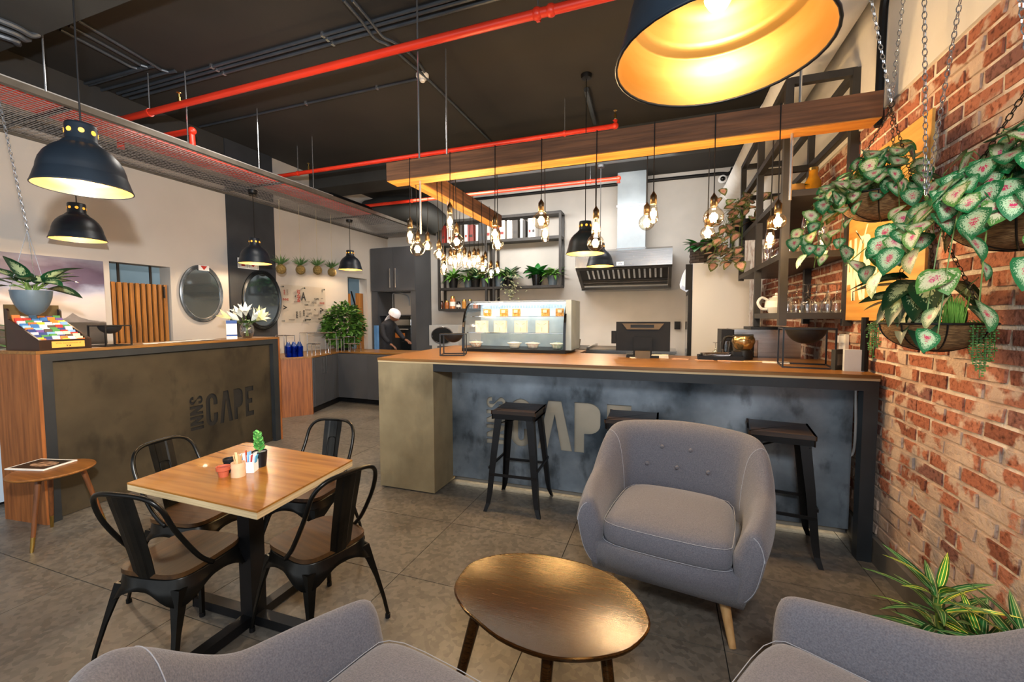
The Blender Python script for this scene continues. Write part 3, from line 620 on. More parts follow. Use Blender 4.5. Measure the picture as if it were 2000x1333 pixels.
# ------------------------------------------------------------------ bar stools
def bar_stool(loc, rz, label):
    t = thing('bar_stool', label, 'stool', loc, rz, 'metal bar stools at the bar')
    pp = [(q.x, q.y) for q in smooth_path([(-.15, -.16, 0), (.15, -.16, 0), (.162, -.15, 0), (.162, .15, 0), (.15, .16, 0), (-.15, .16, 0), (-.162, .15, 0), (-.162, -.15, 0)], 3, True)]
    B().prism(pp, .738, .765).bevel(.004, 2).obj('seat', W_STOOL, t, smooth='auto')
    b = B().prism([(x*.97, y*.97) for x, y in pp], .70, .7375); b.obj('seat_frame', BLACK, t)
    for sx in (-1, 1):
        for sy in (-1, 1):
            b = B(); rr = []
            for z, off, w in ((.735, .148, .058), (.45, .175, .05), (.14, .198, .04), (.06, .206, .034), (0, .222, .026)):
                c = Vector((sx*off, sy*off, z)); rr.append([b.bm.verts.new(c+Vector(q)) for q in ((0, 0, 0), (-sx*w, 0, 0), (-sx*w, -sy*.006, 0), (-sx*.006, -sy*.006, 0), (-sx*.006, -sy*w, 0), (0, -sy*w, 0))])
            for A, Q in zip(rr, rr[1:]):
                for j in range(6): b.bm.faces.new((A[j], A[(j+1) % 6], Q[(j+1) % 6], Q[j]))
            b.bm.faces.new(rr[0]); b.bm.faces.new(rr[-1]); b.obj('leg', BLACK, t)
    B().bar((-.15, -.15, .66), (.15, .15, .69), .02, .004).obj('cross_brace', BLACK, t); B().bar((-.15, .15, .66), (.15, -.15, .69), .02, .004).obj('cross_brace', BLACK, t)
    for z, s in ((.28, 'x'), (.33, 'y')):
        for k in (-1, 1):
            r = .186; a_, e = ((-r, k*r, z), (r, k*r, z)) if s == 'x' else ((k*r, -r, z), (k*r, r, z))
            B().bar(a_, e, .012, .018).obj('footrest', BLACK, t)
    return t
s = bar_stool((-1.05, 3.112, 0), .03, 'black bar stool standing alone between concrete column and grey armchair')
dup(s, (-.20, 3.10, 0), 0, 'bar stool mostly hidden behind the back of the grey armchair')
dup(s, (.70, 3.09, 0), -.12, 'black bar stool between grey armchair and brick wall')
# ------------------------------------------------------------------ timber beams over the bar
t = thing('timber_beam', 'long dark timber beam hanging over the bar front', 'beam', (-2.17, 3.02, 2.585))
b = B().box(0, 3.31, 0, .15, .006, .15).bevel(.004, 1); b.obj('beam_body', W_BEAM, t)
B().box(.003, 3.307, .003, .147, 0, .0058).obj('lit_underside', W_LIT, t, label='golden underside, bulb light put into its colour')
RODS = [(-1.90, 3.09), (.755, 3.09)]
for x, y in RODS: B().tube([(x+2.17, y-3.02, .15), (x+2.17, y-3.02, 1.414)], .008, 8).obj('hanger_rod', ZINC, t)
for x, ln in ((-1.90, .43), (.72, .40)): B().tube([(x+2.17, .075, -ln), (x+2.17, .075, 0)], .009, 8).obj('threaded_rod', ZINC, t)
t = thing('timber_beam', 'short timber beam running back from the long beam towards the kitchen', 'beam', (-2.05, 3.172, 2.583))
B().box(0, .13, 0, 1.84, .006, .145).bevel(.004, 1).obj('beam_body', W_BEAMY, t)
B().box(.003, .127, .003, 1.837, 0, .0058).obj('lit_underside', W_LITY, t, label='golden underside, bulb light put into its colour')
B().tube([(.065, .55, .145), (.065, .55, 1.416)], .008, 8).obj('hanger_rod', ZINC, t)
B().tube([(.065, .55, -.37), (.065, .55, 0)], .009, 8).obj('threaded_rod', ZINC, t)
# ------------------------------------------------------------------ filament bulbs
ORD = 'first second third fourth fifth sixth seventh eighth ninth tenth eleventh twelfth thirteenth fourteenth'.split()
def bulb_proto(kind, r):
    g = B()
    if kind == 'globe':
        g.lathe([(0, -r)]+[(r*math.sin(PI*i/12), -r*math.cos(PI*i/12)) for i in range(1, 11)]+[(r*.42, r*.95), (r*.30, r*1.12), (r*.28, r*1.25)], 20)
        top = r*1.25
    else:
        g.lathe([(0, -.072), (.018, -.070), (.029, -.056), (.033, -.035), (.031, -.01), (.024, .03), (.018, .055), (.0155, .066)], 16); top = .066
    me = g.mesh('glass', G_BULB, True)
    f = B()
    for k in range(6):
        a = k*PI/3; q = .4 if kind == 'globe' else .013/.033
        rr = (.014 if kind == 'globe' else .010)
        f.tube([(rr*.6*math.cos(a), rr*.6*math.sin(a), .028), (rr*math.cos(a), rr*math.sin(a), -.03 if kind == 'globe' else -.038)], .0026, 5)
    return me, f.mesh('filament', FILM), top
BP = {}
sock = B().lathe([(0, 0), (.021, 0), (.021, .055), (.017, .062), (.008, .075), (.004, .085)], 16).mesh('socket', M('bronze_socket', '#3a2f22', '#4f3f2a', .35, .8), True)
def hanging_bulb(p, kind, r, beam, label, group, e=8.5):
    key = (kind, round(r, 4))
    if key not in BP: BP[key] = bulb_proto(kind, r)
    gm, fm, top = BP[key]
    t = thing('pendant_bulb', label, 'light bulb', p, random.uniform(0, 6), group); t.rotation_euler = (0, 0, 0)
    inst('glass', gm, t); inst('filament', fm, t); inst('socket', sock, t, Matrix.Translation((0, 0, top-.01)))
    z0 = top+.07
    if beam == 'front': pts = [(0, 0, z0), (0, 3.012-p.y, 2.58-p.z), (0, 3.012-p.y, 2.742-p.z), (0, 3.10-p.y, 2.742-p.z)]
    elif beam == 'back': pts = [(0, 0, z0), (0, 3.178-p.y, 2.58-p.z), (0, 3.178-p.y, 2.742-p.z), (0, 3.10-p.y, 2.742-p.z)]
    elif beam == 'right': pts = [(0, 0, z0), (-1.912-p.x, 0, 2.58-p.z), (-1.912-p.x, 0, 2.737-p.z), (-1.99-p.x, 0, 2.737-p.z)]
    else: pts = [(0, 0, z0), (-2.058-p.x, 0, 2.58-p.z), (-2.058-p.x, 0, 2.737-p.z), (-1.99-p.x, 0, 2.737-p.z)]
    B().tube(pts, .0035, 6).obj('cable', BLACKP, t)
    l = light('bulb_light', 'POINT', (p.x, p.y, p.z), e, WARM, .03); l.parent = None
G1 = 'filament bulbs on the long beam'; G2 = 'filament bulbs on the short beam'
fr = [(801, 459, 't', 0), (879, 431, 't', 0), (966.7, 456, 't', 0), (1057, 431, 'g', .0625), (1164, 443, 't', 0), (1276, 416, 't', 0), (1393.7, 425, 'g', .0625), (1519, 433, 'g', .047)]
for i, (px, py, k, r) in enumerate(fr):
    hanging_bulb(at(px, py, y=3.003), 'globe' if k == 'g' else 'tear', r, 'front', '%s filament bulb on the front of long beam, %s from its free end' % ('round globe' if k == 'g' else 'teardrop', ORD[i]), G1)
bk = [(815.7, 486.6, 'g', .0625), (892, 472, 'g', .0625), (972.5, 478.7, 'g', .0475), (1064.7, 455, 't', 0), (1163, 475, 'g', .0625), (1263, 435, 'g', .055), (1382, 456, 'g', .0475), (1504, 464, 't', 0)]
for i, (px, py, k, r) in enumerate(bk):
    hanging_bulb(at(px, py, y=3.19), 'globe' if k == 'g' else 'tear', r, 'back', '%s filament bulb behind the long beam, %s from its free end' % ('round globe' if k == 'g' else 'teardrop', ORD[i]), G1)
sr = [(857.7, 497, 'g', .0475), (867, 522, 't', 0), (889, 511, 't', 0), (907.6, 509, 't', 0), (926.5, 510, 't', 0), (943, 524.7, 'g', .0625), (959, 532.5, 't', 0), (972, 528.6, 'g', .04)]
for i, (px, py, k, r) in enumerate(sr):
    hanging_bulb(at(px, py, x=-1.9), 'globe' if k == 'g' else 'tear', r, 'right', '%s filament bulb on bar-end side of short beam, %s from long beam' % ('round globe' if k == 'g' else 'teardrop', ORD[i]), G2, 4.2)
sl = [(835, 481, 'g', .0475), (880, 510, 'g', .0475), (897, 501, 't', 0), (917, 513, 't', 0), (934, 507, 'g', .0475), (948, 513, 't', 0)]
for i, (px, py, k, r) in enumerate(sl):
    hanging_bulb(at(px, py, x=-2.07), 'globe' if k == 'g' else 'tear', r, 'left', '%s filament bulb on reception side of short beam, %s from long beam' % ('round globe' if k == 'g' else 'teardrop', ORD[i]), G2, 4.2)
# ------------------------------------------------------------------ bell pendants
pshade = B().lathe([(.204, 0), (.205, .004), (.202, .012), (.196, .030), (.188, .058), (.183, .072), (.181, .078), (.178, .10), (.168, .135), (.150, .17), (.125, .20), (.098, .222), (.086, .23), (.084, .236), (.068, .252), (.066, .256), (.066, .33), (.062, .342), (.02, .346), (0, .346)], 40).mesh('shade', LAMPM, True)
plin = B().lathe([(.201, .0015), (.198, .012), (.192, .030), (.184, .058), (.177, .075), (.174, .098), (.172, .104), (.155, .106), (.150, .125), (.138, .16), (.118, .185), (.09, .196), (.05, .20), (0, .20)], 40).mesh('gold_lining', GOLD, True)
prim = B().tube([(.203*math.cos(a*2*PI/40), .203*math.sin(a*2*PI/40), .002) for a in range(40)], .0035, 6, True).mesh('rim', LAMPM, True)
pbulb = B().lathe([(0, .10), (.018, .103), (.028, .12), (.025, .145), (.016, .17), (.014, .2), (0, .2)], 14).mesh('bulb', LAMPE, True)
pdot = B().cyl((0, 0, 0), .0125, .002, 14).mesh('vent_glow_disc', M('vent_glow', '#ffb640', None, .5, emit='#ffae3a', es=.55))  # solid glowing discs stand in for lamplight seen through the neck openings
def bell(p, ztop, label, e=38, rose=True, swag=None):
    t = thing('pendant_lamp', label, 'lamp', p, 0, 'black bell pendant lamps')
    inst('shade', pshade, t); inst('gold_lining', plin, t); inst('rim', prim, t); inst('bulb', pbulb, t)
    for k in range(8):
        a = k*PI/4+.35; inst('vent_glow_disc', pdot, t, Matrix.Translation((.0655*math.cos(a), .0655*math.sin(a), .295)) @ Matrix.Rotation(a, 4, 'Z') @ Matrix.Rotation(PI/2, 4, 'Y'))
    B().tube([(0, 0, .346), (0, 0, ztop-p.z)], .0045, 8).obj('cord', BLACKP, t)
    if rose: B().lathe([(0, -.045), (.05, -.04), (.058, -.01), (.058, 0), (0, 0)], 20).obj('ceiling_rose', BLACKP, t, smooth='auto', loc=(0, 0, ztop-p.z-.001))
    light('pendant_light', 'POINT', (p.x, p.y, p.z+.06), e, (1, .83, .60), .03)
bell(Vector((.095, 1.0, 2.0)), 4.0, 'very large-looking bell lamp nearest the camera with bright gold inside', 3)
bell(Vector((-2.98, 1.44, 2.17)), 3.62, 'bigger-looking of the two bell lamps hanging over the near end of reception', 28)
bell(Vector((-5.25, 2.47, 2.21)), 3.2, 'smaller-looking bell lamp under the bigger one, close before the left wall', 26)
bell(Vector((-5.3, 4.37, 2.21)), 3.2, 'bell lamp under the mesh tray before the charcoal pillar', 26)
bell(Vector((-5.3, 6.26, 2.32)), 3.2, 'bell lamp under the mesh tray beside the four moss ball plants', 20)
bell(Vector((-.807, 4.6, 2.14)), 4.0, 'bell lamp over the kitchen side of bar, in front of the extractor hood', 26)
bell(Vector((-.916, 6.5, 2.22)), 3.71, 'bell lamp farthest back, half hidden in front of the extractor hood', 26)
# ------------------------------------------------------------------ mesh cable tray
tray = thing('cable_tray', 'wide galvanised wire mesh tray hanging along the left wall', 'tray', (-5.28, 4.8, 3.24))
x0, x1, y0, y1 = -.61, .61, -4.2, 3.38
for x in (x0, x1): B().box(x-.02, x+.02, y0, y1, -.02, .03).obj('side_rail', M('tray_rail', '#5a554d', '#6b655c', .5, .5), tray)
w = B(); MESHM = M('galvanised_mesh', '#8a8683', '#a19d99', .45, .4, scale=4)
k = int((x1-x0)/.05)
for i in range(1, k): w.box(x0+i*.05-.0016, x0+i*.05+.0016, y0, y1, -.004, 0)
for i in range(int((y1-y0)/.055)): w.box(x0, x1, y0+i*.055-.0016, y0+i*.055+.0016, .0005, .0045)
o = w.obj('wire_mesh', MESHM, tray); o['kind'] = 'stuff'
for y in (-2.55, -.4, 1.5, 3.0): B().box(x0, x1, y-.015, y+.015, .006, .03).obj('cross_bar', DKFRAME, tray)
for px, py in ((91.5, 192), (369, 291), (507.5, 336), (613.5, 375)):
    p = at(px, py, x=-4.67); B().tube([(.60, p.y-4.8, .03), (.60, p.y-4.8, .758)], .006, 6).obj('hanger_rod', ZINC, tray)
tag(B().box(-5.8, -5.0, .8, 5.55, 3.40, 3.415).obj('tray_shelf', M('tray_grey_board', '#a5a19b', '#b3afa8', .8, scale=2)), 'grey board lying above the mesh tray along left wall', 'board')
tag(B().box(-5.25, -4.9, .8, 6.4, 3.272, 3.292).bevel(.01).obj('cable_duct', RED), 'red trunking lying in the mesh tray along its free edge', 'trunking')
tag(B().tube([(-5.25, 6.7, 3.41), (-5.25, 5.75, 3.41)], .13, 18).obj('fan_unit', BLACK, smooth='auto'), 'black round fan unit lying on the mesh tray', 'fan')
# ------------------------------------------------------------------ red sprinkler pipes
def sprinkler(t, p):
    B().tube([p, p+Vector((0, 0, .05))], .012, 8).lathe([(.004, .05), (.004, .085), (.02, .088), (.02, .092), (0, .092)], 10, p).obj('sprinkler_head', BRASS, t)
def hang(t, p, z=3.995):
    B().tube([p+Vector((0, 0, .02)), p+Vector((0, 0, .07))], .022, 10).obj('pipe_clip', RED, t); B().tube([p+Vector((0, 0, .05)), (p.x, p.y, z)], .005, 6).obj('hanger_rod', ZINC, t)
def pipe(label, pts, r, heads=(), hangs=()):
    o = Vector(pts[0]); t = thing('sprinkler_pipe', label, 'pipe', o); q = [Vector(p)-o for p in pts]
    B().tube(q, r, 12).obj('pipe_run', RED, t, smooth='auto')
    for i in range(1, len(q)-1):
        B().ball(q[i], r*1.35, 12, 8).obj('elbow', RED, t, smooth=True)
    for p in heads: sprinkler(t, Vector(p)-o+Vector((0, 0, r)))
    for p in hangs:
        pp = Vector(p)-o; B().tube([pp+Vector((-.012, 0, 0)), pp+Vector((.012, 0, 0))], r*1.25, 12).obj('pipe_clip', RED, t)
        B().tube([pp+Vector((0, 0, r)), pp+Vector((0, 0, 3.996-p[2]))], .006, 6).obj('hanger_rod', ZINC, t)
a1 = at(233, 235, z=3.6); b1 = at(1043, 12, z=3.6)
pipe('thick red sprinkler pipe crossing nearest below the ceiling', [(a1.x, a1.y, 3.3), (a1.x, a1.y, 3.6), (b1.x, a1.y-.02, 3.6), (b1.x+.1, a1.y-.02, 3.6), (.78, a1.y-.02, 3.6)], .032, [(a1.x+.95, a1.y, 3.6), ], [(a1.x+.5, a1.y, 3.6), (b1.x, a1.y, 3.6)])
a1 = at(306, 267, z=3.55); b1 = at(375, 256, z=3.55)
pipe('short red pipe with a downward elbow beside the mesh tray', [(a1.x-.4, a1.y, 3.55), (b1.x, b1.y, 3.55), (b1.x, b1.y, 3.3)], .032)
a1 = at(535, 346, z=3.6); b1 = at(1200, 240, z=3.6)
pipe('red sprinkler pipe passing just behind the top of the long beam', [(a1.x-.3, a1.y, 3.6), (b1.x, a1.y, 3.6), (b1.x, a1.y, 3.66)], .028, [(at(603, 335, y=a1.y).x, a1.y, 3.6), (b1.x, a1.y, 3.65)], [(at(582, 335, y=a1.y).x, a1.y, 3.6), (at(1103, 258, y=a1.y).x, a1.y, 3.6)])
a1 = at(700, 395, z=3.66); b1 = at(1207, 340, z=3.66)
pipe('red sprinkler pipe farthest back along the kitchen wall', [(-5.85, 6.93, 3.62), (b1.x, 6.93, 3.62), (b1.x, 6.93, 3.55)], .03, [], [(at(804, 385, y=6.93).x, 6.93, 3.62), (at(1153, 345, y=6.93).x, 6.93, 3.62)])
# ------------------------------------------------------------------ conduits on the ceiling
def conduit(label, pts, r=.013, clips=()):
    t = thing('conduit', label, 'conduit', pts[0], 0); o = Vector(pts[0])
    B().tube([Vector(p)-o for p in pts], r, 8).obj('tube', CONDUIT, t, smooth='auto')
    for c in clips: B().box(c[0]-.012-o.x, c[0]+.012-o.x, c[1]-.019-o.y, c[1]+.019-o.y, -.016, .02).obj('saddle_clip', ZINC, t)
zc = 3.98
for nm, py in (('nearest of the three long', 106), ('middle of the three long', 115), ('farthest of the three long', 126)):
    p = at(500, py, z=zc); conduit('dark conduit on the ceiling, %s cross runs' % nm, [(-5.8, p.y, zc), (1.1, p.y, zc)], .015, [(-4.3, p.y), (-2.9, p.y), (-1.2, p.y)])
p = at(700, 180, z=zc); s_ = at(825, 150, z=zc)
conduit('single conduit on the ceiling leading to the smoke detector', [(-5.8, p.y, zc), (s_.x-.05, p.y, zc), (s_.x, s_.y, zc)], .013, [(-4.0, p.y), (-3.0, p.y)])
c1 = [at(671, 0, z=3.965), at(705, 40, z=3.965), at(732, 75, z=3.96), at(761, 90, z=3.955), at(800, 124, z=3.97), at(839, 158, z=3.975), at(950, 268, z=3.98), at(958, 276, z=3.98)]
conduit('conduit running away from the camera over the cross runs', smooth_path(c1, 4), .014)
c2 = [at(688, 0, z=3.965), at(722, 40, z=3.965), at(748, 72, z=3.96), at(772, 84, z=3.955), at(808, 112, z=3.97), at(829, 140, z=3.975)]
conduit('shorter twin of the conduit running away from the camera', smooth_path(c2, 4), .014)
for k, (q, lab) in enumerate((([(152, 40), (322, 141), (60, 213)], 'outermost'), ([(135, 50), (282, 132), (60, 200)], 'middle one'), ([(118, 58), (262, 135), (50, 195)], 'innermost'))):
    conduit('bent conduit on the ceiling above reception, %s of three' % lab, smooth_path([at(*q[0], z=zc), at(q[1][0]-8, q[1][1]-5, z=zc), at(q[1][0]-4, q[1][1]+3, z=zc), at(*q[2], z=zc)], 4), .014)
for k, lab in enumerate(('upper', 'middle', 'lower')):
    conduit('thick conduit under the ceiling beam at top left, %s of three' % lab, smooth_path([at(-30, 28+k*16, z=3.6), at(30, 52+k*14, z=3.6), at(60-k*14, 68+k*8, z=3.6), at(75-k*20, 66+k*10, z=3.63)], 4), .022)
conduit('black conduit drop above the kitchen bell lamp', [at(1145, 175, z=3.97), at(1162, 240, z=3.97)], .03)
e_ = at(1500, 212, z=3.9); conduit('bent conduit on the ceiling behind the biggest lamp', smooth_path([(-1.0, e_.y+.3, 3.9), (.4, e_.y+.3, 3.9), (.75, e_.y+.35, 3.9), (.8, e_.y+.8, 3.9)], 4), .02)
# smoke detector
t = thing('smoke_detector', 'white smoke detector on the ceiling', 'detector', (s_.x, s_.y, ZC))
B().lathe([(0, -.028), (.062, -.028), (.066, -.02), (.066, 0), (0, 0)], 24).obj('base', WHITEG, t, smooth='auto'); B().lathe([(0, -.075), (.022, -.072), (.03, -.06), (.028, -.04), (.05, -.0285), (0, -.0285)], 20).obj('sensor', WHITEM, t, smooth='auto')
# big white duct along the right wall and its black wall conduit
d_ = thing('air_duct', 'large white round air duct below the ceiling on the brick wall side', 'duct', (.99, 2.6, 3.42))
B().tube([(0, .28, 0), (0, 5.58, 0)], .155, 28).obj('duct_pipe', WHITEM, d_, smooth='auto')
for y in (2.2, 4.9): B().tube([(0, y, 0), (0, y+.03, 0)], .162, 28).obj('collar', WHITEG, d_)
B().lathe([(0, 0), (.19, 0), (.2, .02), (.16, .05), (0, .05)], 28, (0, 0, 0), mtx=Matrix.Rotation(-PI/2, 3, 'X')).obj('grille_cap', WHITEG, d_, smooth='auto', loc=(0, .22, 0))
tag(B().tube(smooth_path([(1.196, 2.75, 3.98), (1.19, 3.02, 3.55), (1.188, 3.17, 3.35), (1.188, 3.2, 3.15), (1.188, 3.2, 2.6)], 5), .022, 10).obj('wall_conduit', BLACKP, smooth='auto'), 'thick black cable pipe bending down the white plaster at right', 'pipe')
tag(B().tube([(1.165, 3.19, 1.13), (1.165, 3.19, 1.46)], .022, 10).obj('wall_conduit', BLACKP, smooth='auto'), 'short black pipe on the brick wall under the wooden sign', 'pipe')
# black duct elbow in the kitchen corner
t = thing('exhaust_duct', 'black curved exhaust duct above the grey kitchen cabinets', 'duct', (-5.2, 7.3, 3.6))
B().tube(smooth_path([(-.55, .1, .02), (-.1, .05, .03), (.35, .08, 0), (.68, .22, -.08), (.80, .5, -.22)], 6), .25, 24).obj('elbow', BEAMP, t, smooth='auto')
tag(B().box(-5.5, -4.35, 6.52, 6.60, 3.85, 3.98).obj('light_panel', M('pale_strip', '#8d99a0', None, .5)), 'pale strip panel high above the kitchen corner', 'panel')
# ------------------------------------------------------------------ left wall
t = thing('slatted_gate', 'dark gate with wooden slats in the opening behind reception', 'gate', (XL-.06, 3.345, 0))
B().box(-.02, 0, -.305, .305, .03, 1.88).obj('backing_board', M('black_board', '#120f0c', None, .8), t)
for k in range(10):
    y = -.27+.06*k; B().box(.001, .03, y-.018, y+.018, .03, 1.885).bevel(.002, 1).obj('slat', W_SLAT, t)
for y in (-.2, .13): B().box(-.012, 0, y-.012, y+.012, 1.88, 2.11).obj('top_bar', BLACK, t)
B().box(.03, .045, .24, .255, 1.72, 1.86).obj('latch', BLACK, t)
t = thing('slatted_gate', 'pair of dark wooden slat doors in the opening behind the bush', 'gate', (XL-.1, 7.17, 0))
B().box(-.03, 0, -.28, -.10, .03, 1.95).obj('board_panel', W_SLAT, t); B().box(-.03, 0, .08, .28, .03, 1.97).obj('board_panel', W_SLAT, t); B().bar((0, -.08, 2.0), (0, .08, 1.6), .02).obj('stay_bar', BLACK, t)
# painting
t = thing('painting', 'large unframed seascape painting of a purple sky and dark sea with a far mountain', 'painting', (XL+.012, 2.1, 1.64))
pm = bpy.data.materials.new('painted_sea'); pm.use_nodes = True; nt = pm.node_tree; N = nt.nodes; L = nt.links; b_ = N['Principled BSDF']; b_.inputs['Roughness'].default_value = .5
tc_ = N.new('ShaderNodeTexCoord'); sx = N.new('ShaderNodeSeparateXYZ'); nz = N.new('ShaderNodeTexNoise'); nz.inputs['Scale'].default_value = 2.6; nz.inputs['Detail'].default_value = 9
mp = N.new('ShaderNodeMapping'); mp.inputs['Scale'].default_value = (1, 1, 2.2); L.new(tc_.outputs['Object'], mp.inputs[0]); L.new(mp.outputs[0], nz.inputs[0]); L.new(tc_.outputs['Object'], sx.inputs[0])
mr = N.new('ShaderNodeMapRange'); mr.inputs[1].default_value = -.46; mr.inputs[2].default_value = .46; L.new(sx.outputs[2], mr.inputs[0])
m1 = N.new('ShaderNodeMath'); m1.operation = 'MULTIPLY_ADD'; m1.inputs[1].default_value = .34; L.new(nz.outputs[0], m1.inputs[0]); s1 = N.new('ShaderNodeMath'); s1.operation = 'SUBTRACT'; s1.inputs[1].default_value = .17; L.new(mr.outputs[0], s1.inputs[0]); L.new(s1.outputs[0], m1.inputs[2])
r_ = N.new('ShaderNodeValToRGB'); el = r_.color_ramp.elements
cols = [(0, '#1f1c1b'), (.14, '#4a443f'), (.22, '#3a3531'), (.255, '#6b635d'), (.275, '#b8aea6'), (.50, '#c8bdb8'), (.60, '#a8a7b6'), (.66, '#8389a0'), (.74, '#4a4058'), (.88, '#3d3046'), (1, '#6a6878')]
while len(el) < len(cols): el.new(.5)
for e, (p_, c_) in zip(el, cols): e.position = p_; e.color = (*lin(c_), 1)
L.new(m1.outputs[0], r_.inputs[0]); L.new(r_.outputs[0], b_.inputs['Base Color'])
B().box(-.012, 0, -.87, .87, -.455, .46).obj('canvas', pm, t)
B().prism([(.32, -.215), (.45, -.20), (.53, -.165), (.585, -.115), (.64, -.16), (.72, -.19), (.83, -.215)], .0005, .0012, Matrix(((0, 0, 1, 0), (1, 0, 0, 0), (0, 1, 0, 0), (0, 0, 0, 1)))).obj('painted_mountain', M('painted_mountain', '#6d6764', '#7e7875', .6, scale=12), t)
# mirrors
def mirror(name_label, y, z, rx, rzz, dark, off=0):
    t = thing('mirror', name_label, 'mirror', (XL+.003+off, y, z))
    mt = Matrix.Rotation(PI/2, 3, 'Y')
    prof = [(.86, 0), (.86, .022), (.885, .026), (.905, .020), (.925, .027), (.945, .022), (.965, .03), (1, .024), (1.0, 0)]
    B().lathe([(r*rzz, z_) for r, z_ in prof], 48, mtx=mt, sx=1).xf(Matrix.Diagonal((1, rx/rzz, 1, 1))).obj('frame', M('mirror_frame_'+dark, '#54585a' if dark == 'grey' else '#1f2326', '#7a7e80' if dark == 'grey' else '#2a2f33', .35, .6, scale=10), t, smooth='auto')
    B().lathe([(0, .012), (.865*rzz, .012)], 48, mtx=mt).xf(Matrix.Diagonal((1, rx/rzz, 1, 1))).obj('mirror_glass', M('mirror_glass_'+dark, '#8a9498' if dark == 'grey' else '#6a7680', None, .05, .9), t)
    return t
mirror('oval mirror with ribbed silver frame on the left plaster wall', 4.035, 1.795, .285, .385, 'grey')
mirror('round black-framed mirror on the charcoal pillar', 4.93, 1.74, .34, .46, 'black', .03)
# fire equipment signs
SIGNR = M('sign_red', '#b3261e', None, .5)
t = thing('safety_sign', 'pair of white fire safety signs with red symbols on the charcoal pillar', 'sign', at(485, 516, x=XL+.033)); 
B().box(0, .003, -.17, .17, -.075, .075).obj('plate', WHITEM, t)
for y in (-.085, .085):
    B().box(.003, .0035, y-.072, y+.072, -.062, .062).obj('sign_frame', M('sign_green', '#7d8a80', None, .5), t); B().box(.0035, .004, y-.066, y+.066, -.056, .056).obj('sign_field', WHITEM, t)
B().box(.004, .0045, -.115, -.06, -.04, .035).obj('symbol', SIGNR, t); B().prism([(.03, .01), (.12, .01), (.075, -.04)], .004, .0045, Matrix(((0, 0, 1, 0), (1, 0, 0, 0), (0, 1, 0, 0), (0, 0, 0, 1)))).obj('symbol', SIGNR, t)
t = thing('safety_sign', 'small white sign with a red triangle overlapping the oval mirror', 'sign', at(398, 524, x=XL+.03)); B().box(0, .003, -.07, .07, -.035, .035).obj('plate', WHITEM, t); B().prism([(-.045, .028), (.045, .028), (0, -.028)], .003, .0036, Matrix(((0, 0, 1, 0), (1, 0, 0, 0), (0, 1, 0, 0), (0, 0, 0, 1)))).obj('symbol', SIGNR, t)
# clear acrylic word board
t = thing('word_board', 'clear acrylic board of scattered words on left wall under the moss ball plants', 'board', (XL+.03, 5.765, 1.695))
B().box(0, .006, -.485, .475, -.315, .315).obj('acrylic_sheet', glass('acrylic', (.97, .96, .94), .35, .05), t)
for y in (-.45, -.01, .44):
    for z in (-.28, .28): B().cyl((0, 0, 0), .013, .05, 12).xf(Matrix.Translation((-.03, y, z)) @ Matrix.Rotation(PI/2, 4, 'Y')).obj('standoff', CHROME, t)
INK = M('sign_ink', '#1d1a18', None, .6); INKR = M('sign_ink_red', '#8a2b22', None, .6); INKG = M('sign_ink_grey', '#6f655a', None, .6)
RB = (PI/2, 0, PI/2)
def wt_(s, y, z, size, mat=INK, up=False, xs=1): text('lettering', s, size, mat, t, (.0068, y, z), (PI/2, 0 if not up else -PI/2, PI/2), .0003, xs, .004*size/.1)
wt_('INNS', -.13, .14, .085, INKR, True, 1.1); wt_('A', -.03, .13, .19, INK, False, .7); wt_('V', -.41, -.06, .1, INK, True); wt_('V', .39, -.09, .11, INK, True); wt_('CAPE', .26, .10, .045); wt_('INNS', .20, .03, .05, INKG); wt_('INNS', -.42, .19, .035, INKR, True); wt_('CAPE', -.36, .19, .04, INKG, True)
wt_('INNS', -.40, .07, .05, INKR); wt_('INNS', .39, .03, .05, INKR); wt_('<', -.20, .13, .06); wt_('<', .22, -.09, .06); wt_('CAPE', -.20, .04, .03, INKG); wt_('CAPE', .03, -.01, .035); wt_('INNS', -.18, -.18, .05, INK, True); wt_('CAPE', -.11, -.17, .045, INKG, True); wt_('INNS', -.03, -.15, .045, INK, True)
wt_('innscape', .06, -.09, .035, INKG); wt_('CAPE', .09, -.16, .045, INKG); wt_('cape', .04, -.20, .03); wt_('INNS', .24, -.19, .05, INKG); wt_('CAPE', .35, -.13, .03, INK, True); wt_('innscape', .05, -.26, .04, INK); wt_('cape', .31, -.25, .03); wt_('innscape', -.29, -.26, .035, INKG); wt_('cape', .39, .12, .028, INKG); wt_('inns cape', .05, .05, .03, INKG)
# ------------------------------------------------------------------ on the reception counter
RT = RH
def atrec(px, off):
    d = at(px, 660, y=1)-CAM; uu = u.normalized(); n_ = Vector((uu.y, -uu.x)); F0 = Vector((-4.10, 1.665))+n_*off; k = F0.dot(n_)/(d.x*n_.x+d.y*n_.y); return Vector((d.x*k, d.y*k, RT))
t = thing('card_rack', 'dark wooden tiered rack full of colourful leaflet cards on reception', 'rack', (-4.32, 1.83, RT), rz)
